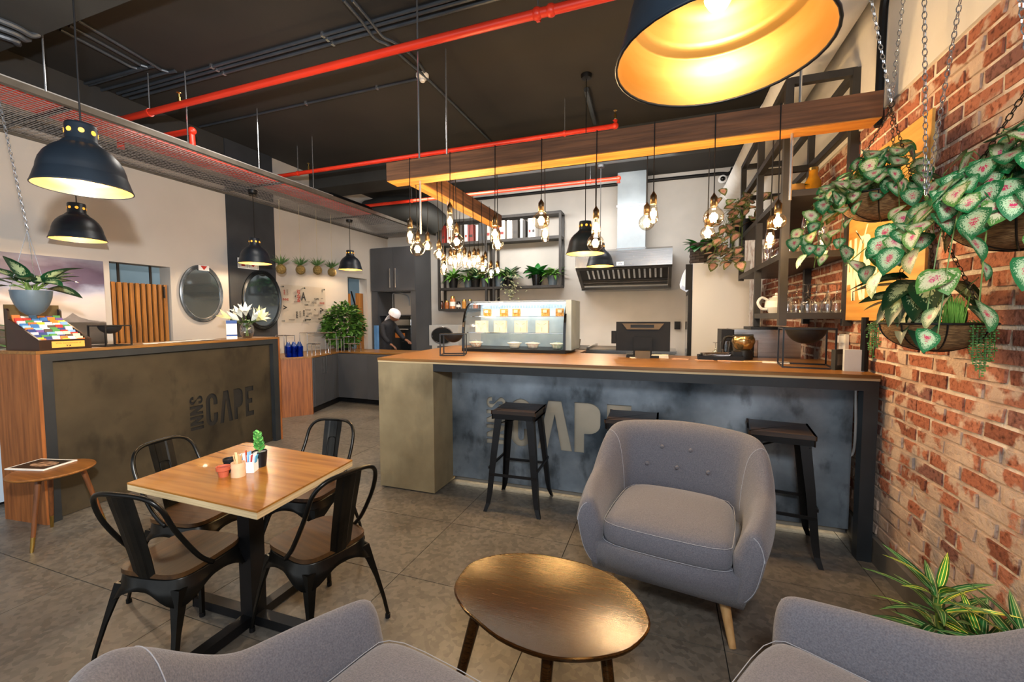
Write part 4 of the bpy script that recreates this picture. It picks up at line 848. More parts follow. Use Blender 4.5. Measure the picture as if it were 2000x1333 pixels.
# local: x front(+) toward the room, y along counter
rk = W_DARKP = M('rack_stain', '#1d0d0a', '#2d1510', .3, scale=4)
for y in (-.148, .148): B().prism([(.17, 0), (.17, .075), (-.13, .225), (-.13, .285), (-.145, .30), (-.17, .30), (-.17, 0)], y-.006, y+.006, Matrix(((1, 0, 0, 0), (0, 0, 1, 0), (0, 1, 0, 0), (0, 0, 0, 1)))).obj('side_panel', rk, t)
B().box(.158, .17, -.142, .142, 0, .075).obj('front_panel', rk, t); B().box(-.165, .158, -.142, .142, .001, .012).obj('base_panel', rk, t); B().box(-.17, -.158, -.154, .154, .012, .33).bevel(.004).obj('back_panel', M('rack_back', '#4c3a18', '#5d4820', .5), t)
B().box(.1702, .1715, -.085, .11, .016, .062).obj('name_plate', M('name_plate', '#e0a94a', None, .4), t, label='golden name plate')
text('lettering', 'With Compliments of', .017, M('plate_ink', '#8a6a2a', None, .6), t, (.172, .012, .048), (PI/2, 0, PI/2), .0002); text('lettering', 'V A', .018, INK, t, (.172, .012, .028), (PI/2, 0, PI/2), .0002, 1, .0006)
cc = ['#d9d7d2', '#3c78b4', '#d9832b', '#c6392f', '#e8d33a', '#7fa9d6', '#6b4f8a', '#e4e0d8', '#4f8f4a', '#2b3f7a', '#ead9b0', '#e07a3c', '#f1efe9', '#9ac3dd', '#5a4a40']
for r in range(11):
    for k in range(6):
        z = .028+.0170*r; x = .145-.0255*r; c = random.choice(cc); y = -.115+.046*k
        cd_ = B().box(-.0045, .0045, -.0215, .0215, 0, .05+random.uniform(-.004, .008)).obj('card', M('card_'+c[1:], c, None, .45), t, loc=(x, y, z), rot=(0, -.3+random.uniform(-.03, .03), 0))
        if k % 2 == 0 or r < 3: B().box(.0046, .005, -.019, .019, .024, .040).obj('card_print', M('card_'+random.choice(cc)[1:], '#ffffff'), cd_) if False else None
def cube_bowl(p, rzz, s, label):
    t = thing('fire_bowl', label, 'bowl', p, rzz); h = s*.5; q = .005
    fr = B()
    for x in (-h, h):
        for y in (-h, h): fr.box(x-q, x+q, y-q, y+q, 0, s*.93)
    for z in (q, s*.93-q):
        for a in (-h, h): fr.box(-h, h, a-q*.9, a+q*.9, z-q*.9, z+q*.9).box(a-q*.9, a+q*.9, -h, h, z-q*.9, z+q*.9)
    fr.obj('wire_frame', BLACK, t)
    R = s*.42; pr = [(0, s*.93-R*.92)]+[(R*math.sin(a*PI/20), s*.93-R*.92*math.cos(a*PI/20)) for a in range(1, 11)]
    B().lathe(pr+[(R-.006, s*.93)]+[((R-.006)*math.sin(a*PI/20), s*.93+.002-(R-.006)*.9*math.cos(a*PI/20)) for a in range(9, -1, -1)], 28).obj('bowl', M('cast_black', '#0f0d0b', '#161310', .75, .0), t, smooth='auto')
    B().bar((-h, 0, s*.93-q), (-R+.003, 0, s*.93-q), .008, .008).bar((h, 0, s*.93-q), (R-.003, 0, s*.93-q), .008, .008).obj('bracket', BLACK, t)
cube_bowl(Vector((-4.30, 2.19, RT)), rz, .185, 'black half-round bowl in a wire cube on reception counter beside the card rack')
t = thing('paper_sheets', 'white leaflets scattered flat along the reception counter', 'leaflet', (-4.3, 2.5, RT))
for k in range(7):
    B().box(-.075, .075, -.05, .05, .0004+.0014*k, .0016+.0014*k).obj('sheet', PAPER, t, loc=(-.04-.01*k, .10*k, 0), rot=(0, 0, random.uniform(-.5, .5)))
p = atrec(453, -.12)
t = thing('display_stand', 'white and blue upright card stand beside the flower vase', 'stand', (p.x, p.y, RT), rz+1.05)
B().box(-.05, .05, -.003, .003, 0, .20).obj('card', WHITEG, t); NAVY = M('stand_blue', '#1e4f96', None, .4)
B().box(-.05, .05, -.0042, -.0031, .165, .20).obj('blue_band', NAVY, t); B().box(-.05, .05, -.0042, -.0031, .03, .048).obj('blue_band', NAVY, t); B().box(-.03, .03, 0, .06, 0, .003).obj('foot', WHITEG, t)
p = atrec(483, -.16)
vz = thing('glass_vase', 'clear rounded glass vase on reception counter', 'vase', (p.x, p.y, RT))
B().lathe([(0, .004), (.045, .004), (.06, .03), (.072, .08), (.066, .13), (.048, .165), (.05, .172)], 24).obj('glass_body', G_CLEAR, vz, smooth=True); B().lathe([(0, 0), (.045, 0), (.046, .004), (0, .004)], 20).obj('base', G_CLEAR, vz)
fl_ = thing('lily_bouquet', 'bouquet of white and cream lilies in the glass vase', 'flowers', (p.x, p.y, RT+.01))
LEAFD = M('leaf_dark', '#1f4a1c', '#47832f', .45, scale=14); PETAL = M('lily_petal', '#e9e7d6', '#f6f4ea', .5, scale=14, sheen=.1); PETALY = M('lily_cream', '#e9e39a', '#f4efc4', .5, scale=14)
def simple_leaf(L_=1, w=.32, cup=.18, droop=.25, mat=LEAFD, n=5, name='leaf'):
    b = B(); rows = []; uv = []
    for i in range(n+1):
        v = i/n; hw = w*(math.sin(PI*min(1, v**.62))**.7 if 0 < v < 1 else .03)
        z = -droop*v*v
        rows.append([b.bm.verts.new((x*hw, v*L_, z+cup*abs(x)*hw)) for x in (-1, -.5, 0, .5, 1)])
    for A, Q in zip(rows, rows[1:]):
        for j in range(4): b.bm.faces.new((A[j], A[j+1], Q[j+1], Q[j]))
    lay = b.bm.loops.layers.uv.new('u')
    vi = {}
    for i, r in enumerate(rows):
        for j, v in enumerate(r): vi[v] = ((j/4), i/n)
    for f in b.bm.faces:
        for l in f.loops: l[lay].uv = vi[l.vert]
    return b.mesh(name, mat, True)
def aim(p, d, s, roll=0):
    d = Vector(d).normalized(); up = Vector((0, 0, 1)); x = d.cross(up)
    if x.length < .05: x = Vector((1, 0, 0))
    x.normalize(); z = x.cross(d)
    m = Matrix((x, d, z)).transposed().to_4x4(); m.translation = Vector(p)
    return m @ Matrix.Rotation(roll, 4, 'Y') @ Matrix.Scale(s, 4)
for k in range(9):
    a = k*.75+.3; r = .045+.06*(k % 3)/2; tip = Vector((r*1.6*math.cos(a), r*1.6*math.sin(a), .20+.02*(k % 4)))
    st = B().tube([(.015*math.cos(a+2), .015*math.sin(a+2), .01), (.01*math.cos(a), .01*math.sin(a), .12), tip], .003, 6).obj('stem', STEM, fl_)
    head = B(); dr = (tip-Vector((0, 0, .12))).normalized(); mt = aim(tip-dr*.02, dr, 1.45)
    n = 6
    for q in range(n):
        b0 = mt @ Matrix.Rotation(q*2*PI/n, 4, 'Y')
        pts = [b0 @ Vector(v) for v in ((-.003, 0, .004), (.003, 0, .004), (.016, .045, .016), (-.016, .045, .016), (.010, .075, .036), (-.010, .075, .036), (0, .092, .056))]
        vv = [head.bm.verts.new(x) for x in pts]; head.bm.faces.new((vv[0], vv[1], vv[2], vv[3])); head.bm.faces.new((vv[3], vv[2], vv[4], vv[5])); head.bm.faces.new((vv[5], vv[4], vv[6]))
    head.obj('flower', PETALY if k % 3 == 2 else PETAL, fl_)
lm = simple_leaf(1, .16, .2, .35)
for k in range(22):
    a = k*2.4; inst('leaf', lm, fl_, aim((.02*math.cos(a), .02*math.sin(a), .155), (math.cos(a), math.sin(a), .35+.3*random.random()), random.uniform(.12, .18)))
# ------------------------------------------------------------------ plants
def leaf_mat(name, edge, mid, vein=None, cen=None, streak=26, cw=.55):
    m = bpy.data.materials.new(name); m.use_nodes = True; nt = m.node_tree; N = nt.nodes; L = nt.links; b = N['Principled BSDF']; b.inputs['Roughness'].default_value = .38
    uv = N.new('ShaderNodeUVMap'); uv.uv_map = 'u'; s = N.new('ShaderNodeSeparateXYZ'); L.new(uv.outputs[0], s.inputs[0])
    def math_(op, a, b_=None, c=None):
        n = N.new('ShaderNodeMath'); n.operation = op
        for i, x in enumerate((a, b_, c)):
            if x is None: continue
            if isinstance(x, (int, float)): n.inputs[i].default_value = x
            else: L.new(x, n.inputs[i])
        return n.outputs[0]
    u_ = math_('ABSOLUTE', math_('MULTIPLY_ADD', s.outputs[0], 2, -1)); v_ = math_('ABSOLUTE', math_('MULTIPLY_ADD', s.outputs[1], 2, -.9))
    d = math_('SQRT', math_('ADD', math_('MULTIPLY', u_, u_), math_('MULTIPLY', v_, v_)))
    cb = N.new('ShaderNodeCombineXYZ'); L.new(math_('MULTIPLY', math_('ADD', s.outputs[1], math_('MULTIPLY', u_, -.35)), 1), cb.inputs[0]); L.new(math_('MULTIPLY', u_, .25), cb.inputs[1])
    oi = N.new('ShaderNodeObjectInfo'); L.new(math_('MULTIPLY', oi.outputs['Random'], 20), cb.inputs[2])
    n = N.new('ShaderNodeTexNoise'); n.inputs['Scale'].default_value = streak; n.inputs['Detail'].default_value = 3; L.new(cb.outputs[0], n.inputs['Vector'])
    k = math_('ADD', d, math_('MULTIPLY', math_('ADD', n.outputs[0], -.5), 1.6))
    r = N.new('ShaderNodeValToRGB'); el = r.color_ramp.elements
    stops = [(.0, cen or mid), (.15 if cen else .1, cen or mid), (.27 if cen else .2, mid), (cw, mid), (cw+.16, edge), (1, edge)]
    while len(el) < len(stops): el.new(.5)
    for e, (p_, c_) in zip(el, stops): e.position = p_; e.color = (*lin(c_), 1)
    L.new(k, r.inputs[0])
    hs = N.new('ShaderNodeHueSaturation'); L.new(r.outputs[0], hs.inputs['Color']); L.new(math_('MULTIPLY_ADD', oi.outputs['Random'], .5, .72), hs.inputs['Value']); L.new(hs.outputs[0], b.inputs['Base Color'])
    return m
CALA = leaf_mat('caladium_leaf', '#1f6a3a', '#b2c99e', None, '#c2355a', 34, .58); CALAY = leaf_mat('caladium_pale', '#4f8038', '#cdc9a0', None, '#c65072', 30, .66)
DIEF = leaf_mat('dieffenbachia_leaf', '#123f23', '#b9c894', None, None, 26, .40); STRI = None
SMALLG = M('small_leaf', '#1d4a1a', '#3f7d2c', .45, scale=8); PEARL = M('trailing_green', '#2f6a24', '#58963a', .45, scale=30); GRASSG = M('grass_green', '#4f8f2a', '#86bf4c', .5, scale=30)
cal_leaf = simple_leaf(1, .40, .12, .22, CALA, 6); cal_leafy = simple_leaf(1, .40, .12, .22, CALAY, 6); dief_leaf = simple_leaf(1, .27, .2, .38, DIEF, 6)
def chain(p0, p1, mat=ZINC, link=.034, w=.0085, r=.0022):
    b = B(); p0 = Vector(p0); p1 = Vector(p1); d = p1-p0; L_ = d.length; d.normalize(); n = int(L_/(link*.78))
    x = d.cross(Vector((0, 1, .1))).normalized(); y = d.cross(x)
    for k in range(n):
        c = p0+d*(k+.5)*L_/n; a = x if k % 2 else y
        b.tube([c+d*(link/2*math.cos(q*PI/4))+a*(w*math.sin(q*PI/4)) for q in range(8)], r, 4, True)
    return b
def hanging_basket(c, R, depth, label, up, n_up, n_out, trails, seed, dief=0, rot=0, hf=(0, 0, .5), ls=1):
    """coir half-bowl in a wire frame on chains; c = centre of the rim"""
    rg = random.Random(seed); t = thing('hanging_basket', label, 'plant', c, 0, 'caladium baskets hanging on the brick wall side')
    B().lathe([(0, -depth)]+[(R*math.sin(PI/2*i/10)**.85, -depth*math.cos(PI/2*i/10)) for i in range(1, 11)]+[(R*.94, 0), (R*.85, -.03), (0, -.035)], 36).obj('coir_liner', COIR, t, smooth='auto')
    B().tube([(R*1.02*math.cos(a*PI/18), R*1.02*math.sin(a*PI/18), .002) for a in range(36)], .004, 6, True).obj('wire_rim', WIRE, t)
    for k in range(4):
        a = k*PI/4+rot; B().tube([(R*1.02*math.sin(q)**1*math.cos(a), R*1.02*math.sin(q)*math.sin(a), -depth*1.03*math.cos(q)) for q in [(-PI/2+PI*j/16) for j in range(17)]], .003, 6).obj('wire_rib', WIRE, t)
    hk = Vector(hf)
    for k in range(3):
        a = rot+.5+k*2*PI/3; chain((R*math.cos(a), R*math.sin(a), .005), hk, None, .024, .0065, .0017).obj('basket_chain', M('dark_chain', '#3a342c', None, .4, .8), t)
    B().tube([(hk+Vector((.012*math.sin(q), 0, .02+.016*math.cos(q)))) for q in [i*.55 for i in range(9)]], .003, 6).obj('hook', WIRE, t)
    for px, py in up:
        w = at(px, py, y=c.y+hk.y)-Vector(c); d = w-hk; chain(hk+Vector((0, 0, .03)), hk+d*((3.99-c.z-hk.z)/d.z), None, .030, .0075, .002).obj('hanging_chain', ZINC, t)
    def put(me, p, d, s, roll=0): inst('leaf', me, t, aim(p, d, s*ls, roll))
    def pick(): return cal_leaf if rg.random() < .78 else cal_leafy
    stm = B()
    for k in range(n_up):
        a = rg.uniform(0, 2*PI); r = R*rg.uniform(.05, 1.0); h = rg.uniform(.02, .23)*(1.1-.5*r/R); p = Vector((r*math.cos(a), r*math.sin(a), h+.03))
        f = a if rg.random() < .4 else rg.uniform(3.3, 4.9)
        put(pick(), p, (math.cos(f), math.sin(f), rg.uniform(-1.9, .1)), rg.uniform(.075, .115), rg.uniform(-.5, .5)); stm.tube([(0, 0, -.02), (p.x*.6, p.y*.6, p.z*.7), p], .0016, 4)
    for k in range(n_out):
        a = rg.uniform(0, 2*PI); r = R*rg.uniform(.85, 1.3); p = Vector((r*math.cos(a), r*math.sin(a), rg.uniform(-.02, .12)))
        if c.x+p.x > 1.12: continue
        put(pick(), p, (math.cos(a)-.15, math.sin(a)-.25, rg.uniform(-1.6, -.1)), rg.uniform(.075, .115), rg.uniform(-.5, .5)); stm.tube([(0, 0, -.02), (p.x*.6, p.y*.6, .09), p], .0016, 4)
    for a, ln, nn, ox in trails:
        px = R*math.cos(a); py = R*math.sin(a); pts = [(px*.6, py*.6, .02), (px*1.05, py*1.05, .06), (px*(1.15+ox*.6), py*(1.15+ox*.6), -.03), (px*(1.2+ox), py*(1.2+ox), -ln)]
        sp = smooth_path(pts, 5); stm.tube(sp, .0018, 4)
        for q in range(nn):
            f = .3+.7*(q+.5)/nn; p = sp[min(len(sp)-1, int(f*(len(sp)-1)))]; b_ = rg.uniform(3.0, 5.2)
            put(cal_leafy if rg.random() < .4 else cal_leaf, p+Vector((rg.uniform(-.045, .045), rg.uniform(-.05, .05), rg.uniform(-.03, .03))), (math.cos(b_), math.sin(b_)-.3, rg.uniform(-2.2, -.4)), rg.uniform(.065, .10), rg.uniform(-.6, .6))
    stm.obj('stems', STEM, t)
    for k in range(dief):
        a = rg.uniform(2.3, 4.2) if k < dief*.7 else rg.uniform(-1.2, 1.2); p = Vector((R*.5*math.cos(a), R*.5*math.sin(a), .05+.14*rg.random()))
        put(dief_leaf, p, (math.cos(a), math.sin(a)-.3, rg.uniform(-1.1, .25)), rg.uniform(.15, .21), rg.uniform(-.4, .4))
    return t
hanging_basket(Vector((1.0, 2.62, 2.055)), .17, .115, 'coir basket of pink caladium hanging at the end of the long beam', [(1700, 0), (1765, 0)], 66, 18, [(3.3, .34, 20, .5), (3.7, .26, 14, .25), (3.1, .20, 12, .8), (3.5, .30, 14, .7), (4.6, .20, 6, .3), (5.0, .24, 5, .5)], 5, 0, .35, (.02, 0, .42))
hanging_basket(Vector((.985, 1.70, 1.775)), .16, .11, 'coir basket of dense caladium nearest the camera, cut by the picture edge', [(1985, -40)], 90, 44, [(2.9, .10, 12, 1.0), (3.2, .16, 12, .8), (2.6, .12, 9, 1.4), (4.4, .22, 4, .2), (4.8, .25, 4, .2), (3.9, .28, 6, .25), (3.5, .34, 9, .5), (3.7, .40, 7, .7)], 8, 0, .2, (.0, .0, .36))
tC = hanging_basket(Vector((1.01, 2.15, 1.437)), .165, .105, 'low coir basket with large dieffenbachia leaves, grass and trailing pearls', [(1805, 0), (1877, 0)], 3, 2, [], 21, 18, .55, (-.04, .02, .48))
gr = B(); rg = random.Random(3)
for k in range(130):
    a = rg.uniform(0, 6.28); r = rg.uniform(0, .05); p = Vector((.0+r*.7*math.cos(a), -.105+r*.7*math.sin(a)*.6, -.02)); q = p+Vector((rg.uniform(-.015, .015), rg.uniform(-.015, .015), rg.uniform(.08, .13))); w_ = Vector((.0016, 0, 0)); gr.quad(p-w_, p+w_, q+w_*.4, q-w_*.4)
o = gr.obj('grass_tuft', GRASSG, tC); o['kind'] = 'stuff'
pe = B()
for k in range(16):
    if k < 11: x0_, y0_ = .03+.018*(k % 6), -.168+.006*(k//6)+.012*(k % 6); ln = .07+.14*(1-abs((k % 6)-2.2)/5)*rg.uniform(.7, 1)
    else: x0_, y0_ = -.158-.003*(k-11), .05+.012*(k-11); ln = rg.uniform(.08, .16)
    pe.tube([(x0_*.9, y0_*.9, .015), (x0_, y0_, 0), (x0_*1.02, y0_*1.02, -ln)], .0012, 4)
    for q in range(int(ln/.009)):
        a = rg.uniform(0, 6.28); pe.ball((x0_*1.02+.008*math.cos(a), y0_*1.02+.008*math.sin(a), -.005-q*.009), .0048, 5, 3, (1, 1, .7))
o = pe.obj('trailing_pearls', PEARL, tC); o['kind'] = 'stuff'
# left hanging pot
lp = thing('hanging_planter', 'slate blue hanging pot with variegated dieffenbachia before the painting', 'plant', (-4.2, 1.70, 1.665))
R = .105
B().lathe([(0, -.175), (.03, -.172), (.062, -.145), (.085, -.10), (.10, -.05), (R, 0), (R-.006, 0), (.09, -.03), (0, -.03)], 32).obj('pot', GREYPOT, lp, smooth='auto')
for k in range(3):
    a = .4+k*2.094; B().tube([(R*.97*math.cos(a), R*.97*math.sin(a), -.004), (0, 0, .42)], .0018, 5).obj('wire', ZINC, lp)
chain((0, 0, .42), (-.25, -.02, 1.55)).obj('hanging_chain', ZINC, lp)
rg = random.Random(4)
for k in range(17):
    a = k*2.4+.6; el_ = rg.uniform(-.1, 1.0) if k > 3 else rg.uniform(.9, 2.2); p = Vector((.03*math.cos(a), .03*math.sin(a), .0+.05*rg.random()))
    d_ = Vector((math.cos(a), math.sin(a), el_)).normalized(); q = p+d_*.07; B().tube([(p.x*.5, p.y*.5, -.03), p, q], .004, 5).obj('stem', STEM, lp)
    inst('leaf', dief_leaf, lp, aim(q, d_, rg.uniform(.16, .23), rg.uniform(-.3, .3)))
# plant peeping in at the left edge
t = thing('potted_plant', 'dark leaved plant cut by the picture edge beside the card rack', 'plant', (-5.15, 1.80, .921))
B().lathe([(0, 0), (.07, 0), (.09, .16), (0, .16)], 20).obj('pot', BLACKP, t, smooth='auto')
dk_leaf = simple_leaf(1, .2, .2, .4, SMALLG, 5)
for k in range(18):
    a = k*2.4; inst('leaf', dk_leaf, t, aim((0, 0, .16+.02*k), (math.cos(a), math.sin(a), .35), .15+.05*random.random()))
# moss ball plants on cords
TILL = M('tillandsia', '#2f4a26', '#5d7d44', .5, scale=10); MOSS = M('moss_ball', '#5e4a22', '#8f7640', .95, scale=60, bump=.8, bscale=70)
def koke():
    t = thing('moss_ball_plant', '', 'plant', (0, 0, 0), 0, 'four moss ball plants on cords')
    B().ball((0, 0, 0), .072, 16, 10, (1, 1, 1.05)).obj('moss_ball', MOSS, t, smooth=True)
    b = B(); rg = random.Random(2)
    for k in range(40):
        a = k*2.4; el_ = .15+1.6*rg.random(); L_ = rg.uniform(.13, .2); d = Vector((math.cos(a), math.sin(a), el_)).normalized(); s = d.cross(Vector((0, 0, 1))).normalized()*.007; p = Vector((0, 0, .065)); m_ = p+d*L_*.55; q = p+d*L_+Vector((0, 0, -.03*(1.7-el_)))
        vs = [b.bm.verts.new(x) for x in (p-s*.6, p+s*.6, m_+s, q, m_-s)]; b.bm.faces.new(vs)
    b.obj('leaf_rosette', TILL, t); B().tube([(0, 0, .07), (0, 0, 1.03)], .0028, 5).obj('cord', M('jute_cord', '#b7a888', None, .9), t)
    return t
kp = [(549, 526, 5.0), (587, 527.5, 5.38), (620, 528, 5.74), (648.5, 532, 6.08)]; k0 = koke()
for i, (px, py, yy) in enumerate(kp):
    p = at(px, py, x=-5.45); lab = 'moss ball plant on a cord before the left wall, %s from the charcoal pillar' % ORD[i]
    if i == 0: k0.location = p; k0['label'] = lab
    else: dup(k0, p, None, lab)
# bush on the back cabinets
bp_ = thing('leafy_bush', 'bushy green plant in dark pot on the back cabinets beside the grey tall cupboard', 'plant', (-5.42, 6.18, .886))
B().lathe([(0, 0), (.12, 0), (.15, .14), (0, .14)], 20).obj('pot', BLACKP, bp_, smooth='auto')
b = B(); rg = random.Random(9)
for k in range(1500):
    u_, v_, w_ = rg.gauss(0, 1), rg.gauss(0, 1), rg.gauss(0, 1); n_ = math.sqrt(u_*u_+v_*v_+w_*w_); rr = rg.uniform(.55, 1); c = Vector((.36*u_/n_*rr, .34*v_/n_*rr, .45+.40*w_/n_*rr)); d = Vector((u_/n_+rg.uniform(-.8, .8), v_/n_+rg.uniform(-.8, .8), w_/n_*.5-.3+rg.uniform(-.5, .5))).normalized(); s = d.cross(Vector((rg.uniform(-.6, .6), rg.uniform(-.6, .6), 1))).normalized()*.033; q = c+d*.10
    m_ = c+d*.05; vs = [b.bm.verts.new(x) for x in (c, m_+s, q, m_-s)]; b.bm.faces.new(vs)
o = b.obj('foliage', M('bush_leaf', '#16330f', '#55802f', .4, scale=9), bp_); o['kind'] = 'stuff'
B().tube([(0, 0, .13), (.02, 0, .5)], .012, 6).tube([(0, 0, .2), (-.12, .05, .55)], .008, 6).tube([(0, 0, .2), (.13, -.05, .6)], .008, 6).obj('branches', BARK, bp_)
# striped floor plant
m = bpy.data.materials.new('striped_leaf'); m.use_nodes = True; nt = m.node_tree; N = nt.nodes; L = nt.links; b_ = N['Principled BSDF']; b_.inputs['Roughness'].default_value = .35
uv = N.new('ShaderNodeUVMap'); uv.uv_map = 'u'; s = N.new('ShaderNodeSeparateXYZ'); L.new(uv.outputs[0], s.inputs[0]); r = N.new('ShaderNodeValToRGB'); el = r.color_ramp.elements; r.color_ramp.interpolation = 'LINEAR'
st_ = [(0, '#0f3d1a'), (.16, '#14502a'), (.2, '#b9c98a'), (.235, '#1a5a2a'), (.45, '#2c7a38'), (.49, '#d3dc9a'), (.52, '#2c7a38'), (.74, '#14502a'), (.79, '#c2d090'), (.83, '#0f3d1a')]
while len(el) < len(st_): el.new(.5)
for e, (p_, c_) in zip(el, st_): e.position = p_; e.color = (*lin(c_), 1)
L.new(s.outputs[0], r.inputs[0]); oi = N.new('ShaderNodeObjectInfo'); rr_ = N.new('ShaderNodeValToRGB'); rr_.color_ramp.elements[0].position = .72; rr_.color_ramp.elements[0].color = (1, 1, 1, 1); rr_.color_ramp.elements[1].position = .8; rr_.color_ramp.elements[1].color = (4.5, 2.6, 1.2, 1)
L.new(oi.outputs['Random'], rr_.inputs[0]); mx = N.new('ShaderNodeMix'); mx.data_type = 'RGBA'; mx.blend_type = 'MULTIPLY'; mx.inputs[0].default_value = 1; L.new(r.outputs[0], mx.inputs[6]); L.new(rr_.outputs[0], mx.inputs[7]); L.new(mx.outputs[2], b_.inputs['Base Color'])
str_leaf = simple_leaf(1, .09, .3, .34, m, 7)
dp = thing('striped_plant', 'striped green dracaena standing on the floor by the brick wall', 'plant', (1.03, 1.92, 0))
B().lathe([(0, 0), (.10, 0), (.13, .2), (.12, .2), (.11, .17), (0, .17)], 24).obj('pot', GREYPOT, dp, smooth='auto')
rg = random.Random(6)
for cx, cy, h in ((-.06, .04, .46), (.07, -.15, .45), (.02, -.05, .36)):
    B().tube([(cx*.4, cy*.4, .17), (cx, cy, h-.06)], .011, 8).obj('stem', STEM, dp)
    for k in range(34):
        a = k*2.4+cx*9; el_ = -.35+1.6*(k/34)**1.2; d = Vector((math.cos(a), math.sin(a), el_)).normalized(); s_l = rg.uniform(.18, .26)*(1-.2*(k/34))
        if cx+d.x*s_l > .08: d.x *= .35; d.normalize()
        inst('leaf', str_leaf, dp, aim((cx+.008*math.cos(a), cy+.008*math.sin(a), h-.26+.27*k/34), d, s_l, rg.uniform(-.4, .4)))
# ------------------------------------------------------------------ kitchen back wall
t = thing('tall_cabinet', 'tall dark grey kitchen cabinet with oven niche in the back left corner', 'cabinet', (-5.33, 7.57, 0))
zt = 2.92; n0, n1 = at(737, 569, y=7.57).x+5.33, at(802, 569, y=7.57).x+5.33; zn0, zn1 = 1.52, at(770, 570, y=7.57).z
c = B(); c.box(-.54, n0, 0, .62, 0, zt).box(n1, .54, 0, .62, 0, zt).box(n0, n1, 0, .62, zn1, zt).box(n0, n1, .06, .62, 0, .55)
c.obj('carcass', GREYCAB, t)
for s_, x0, x1 in ((0, -.535, .02), (1, .025, .535)):
    d = B().box(x0, x1, -.02, -.001, zn1+.02, zt-.01).bevel(.002, 1).obj('door', GREYCAB, t)
    hx = .02-.075 if s_ == 0 else .025+.055
    B().box(hx, hx+.022, -.05, -.03, at(765, 562, y=7.55).z, at(765, 525, y=7.55).z).bevel(.002, 1).obj('handle', CHROME, d)
B().box(n0, n1, .60, .615, .55, zn1).obj('niche_back', PLASTER, t); B().box(n0, n1, .05, .6, 1.50, 1.52).obj('niche_shelf', GREYCAB, t)
ov = thing('oven', 'built-in black oven in the niche of the tall grey cabinet', 'oven', (-5.33+(n0+n1)/2+.10, 7.60, .56))
hw = (n1-n0)/2-.11
B().box(-hw, hw, .01, .5, 0, .93).bevel(.004, 1).obj('body', BLACKG, ov)
dr = B().box(-hw+.01, hw-.01, -.02, .009, .02, .72).bevel(.003, 1).obj('oven_door', SCREENB, ov); B().tube([(-hw+.04, -.05, .66), (hw-.04, -.05, .66)], .01, 8).obj('handle', CHROME, dr)
B().box(-hw+.01, hw-.01, -.02, .009, .74, .86).obj('control_panel', STEEL, ov); B().box(-hw, -hw+.015, -.012, .0, 0, .93).box(hw-.015, hw, -.012, 0, 0, .93).obj('side_trim', STEEL, ov)
B().box(-hw*.3, hw*.5, -.0215, -.0202, .48, .58).obj('oven_window', M('oven_glow', '#4b2a12', None, .3, emit='#c4661c', es=.25), ov, label='lit oven window')
tp_ = thing('kitchen_tap', 'chrome arched tap in the niche above the oven', 'tap', (-5.33+n0+.08, 8.0, 1.52))
B().tube(smooth_path([(0, 0, 0), (0, 0, .42), (.03, 0, .47), (.10, 0, .49), (.32, 0, .45), (.40, 0, .38), (.42, 0, .2)], 5), .010, 10).obj('spout', M('steel_side', '#8d8f90'), tp_, smooth='auto'); B().cyl((0, 0, 0), .03, .03, 14).obj('base', CHROME, tp_)
# wall shelf
sh = thing('wall_shelf', 'black steel wall shelf unit with books, plants and jars on the kitchen wall', 'shelf', (-3.15, 8.05, 0))
X0, X1, XM = -1.29, 1.29, -.15; Y0, Y1 = -.15, .145
zs = (3.43, 2.97, 2.05, 1.62)
def post(x, z0, z1, w=.045):
    for ya in (Y0, Y1-w): B().box(x-w/2, x+w/2, ya, ya+w, z0, z1).obj('upright', SHELFM, sh)
for x, z0 in ((X0, zs[3]), (-.02-.2, zs[3]), (X1, zs[2])): post(x, z0, zs[0])
post(-.06, zs[2]-.43, zs[0], .04)
for z, xa, xb, w in ((zs[0], X0, X1, .05), (zs[1], X0, X1, .055), (zs[2], X0, X1, .045), (zs[3], X0, -.2, .045)):
    B().box(xa+.004-.02, xb-.004+.02, Y0+.003, Y1-.003, z-w/2, z+w/2).obj('shelf_board', SHELFM, sh)
BKC = ['#2a2623', '#8a2a22', '#e6e2da', '#3a332c', '#d8d4cc', '#23272b', '#eeeae4', '#5b4a36', '#b8b2a8', '#7a2f28']
x = X0+.08; k = 0; names = []
WORDS = 'leftmost;second;third;fourth;fifth;sixth;seventh;eighth;ninth;tenth;eleventh;twelfth;thirteenth;fourteenth;fifteenth;sixteenth;seventeenth;eighteenth;nineteenth;twentieth'.split(';')
CN = {'#2a2623': 'black', '#8a2a22': 'dark red', '#e6e2da': 'white', '#3a332c': 'brown', '#d8d4cc': 'pale grey', '#23272b': 'charcoal', '#eeeae4': 'white', '#5b4a36': 'tan', '#b8b2a8': 'grey', '#7a2f28': 'maroon'}
while x < X1-.14:
    w_ = random.choice([.05, .07, .11, .13]); h_ = random.uniform(.30, .37); c_ = BKC[(k*3+1) % len(BKC)] if x < .1 else ['#eeeae4', '#2a2623', '#e6e2da', '#eeeae4', '#3a332c'][k % 5]
    t = thing('box_file', '%s upright book or box on the top wall shelf, %s in the row' % (CN[c_], WORDS[k]), 'book', (-3.15+x+w_/2, 8.0, zs[1]+.0285), 0, 'books and boxes on the top wall shelf')
    B().box(-w_/2, w_/2, -.08, .10, 0, h_).bevel(.003, 1).obj('cover', M('spine_'+c_[1:], c_, None, .5), t)
    if w_ > .06: B().box(-w_*.3, w_*.3, -.0815, -.0802, h_*.25, h_*.4).obj('spine_label', M('spine_'+('8a2a22' if k % 2 else '2a2623'), '#8a2a22' if k % 2 else '#2a2623', None, .5), t)
    x += w_+random.choice([.006, .006, .05]); k += 1
    if k > 18: break
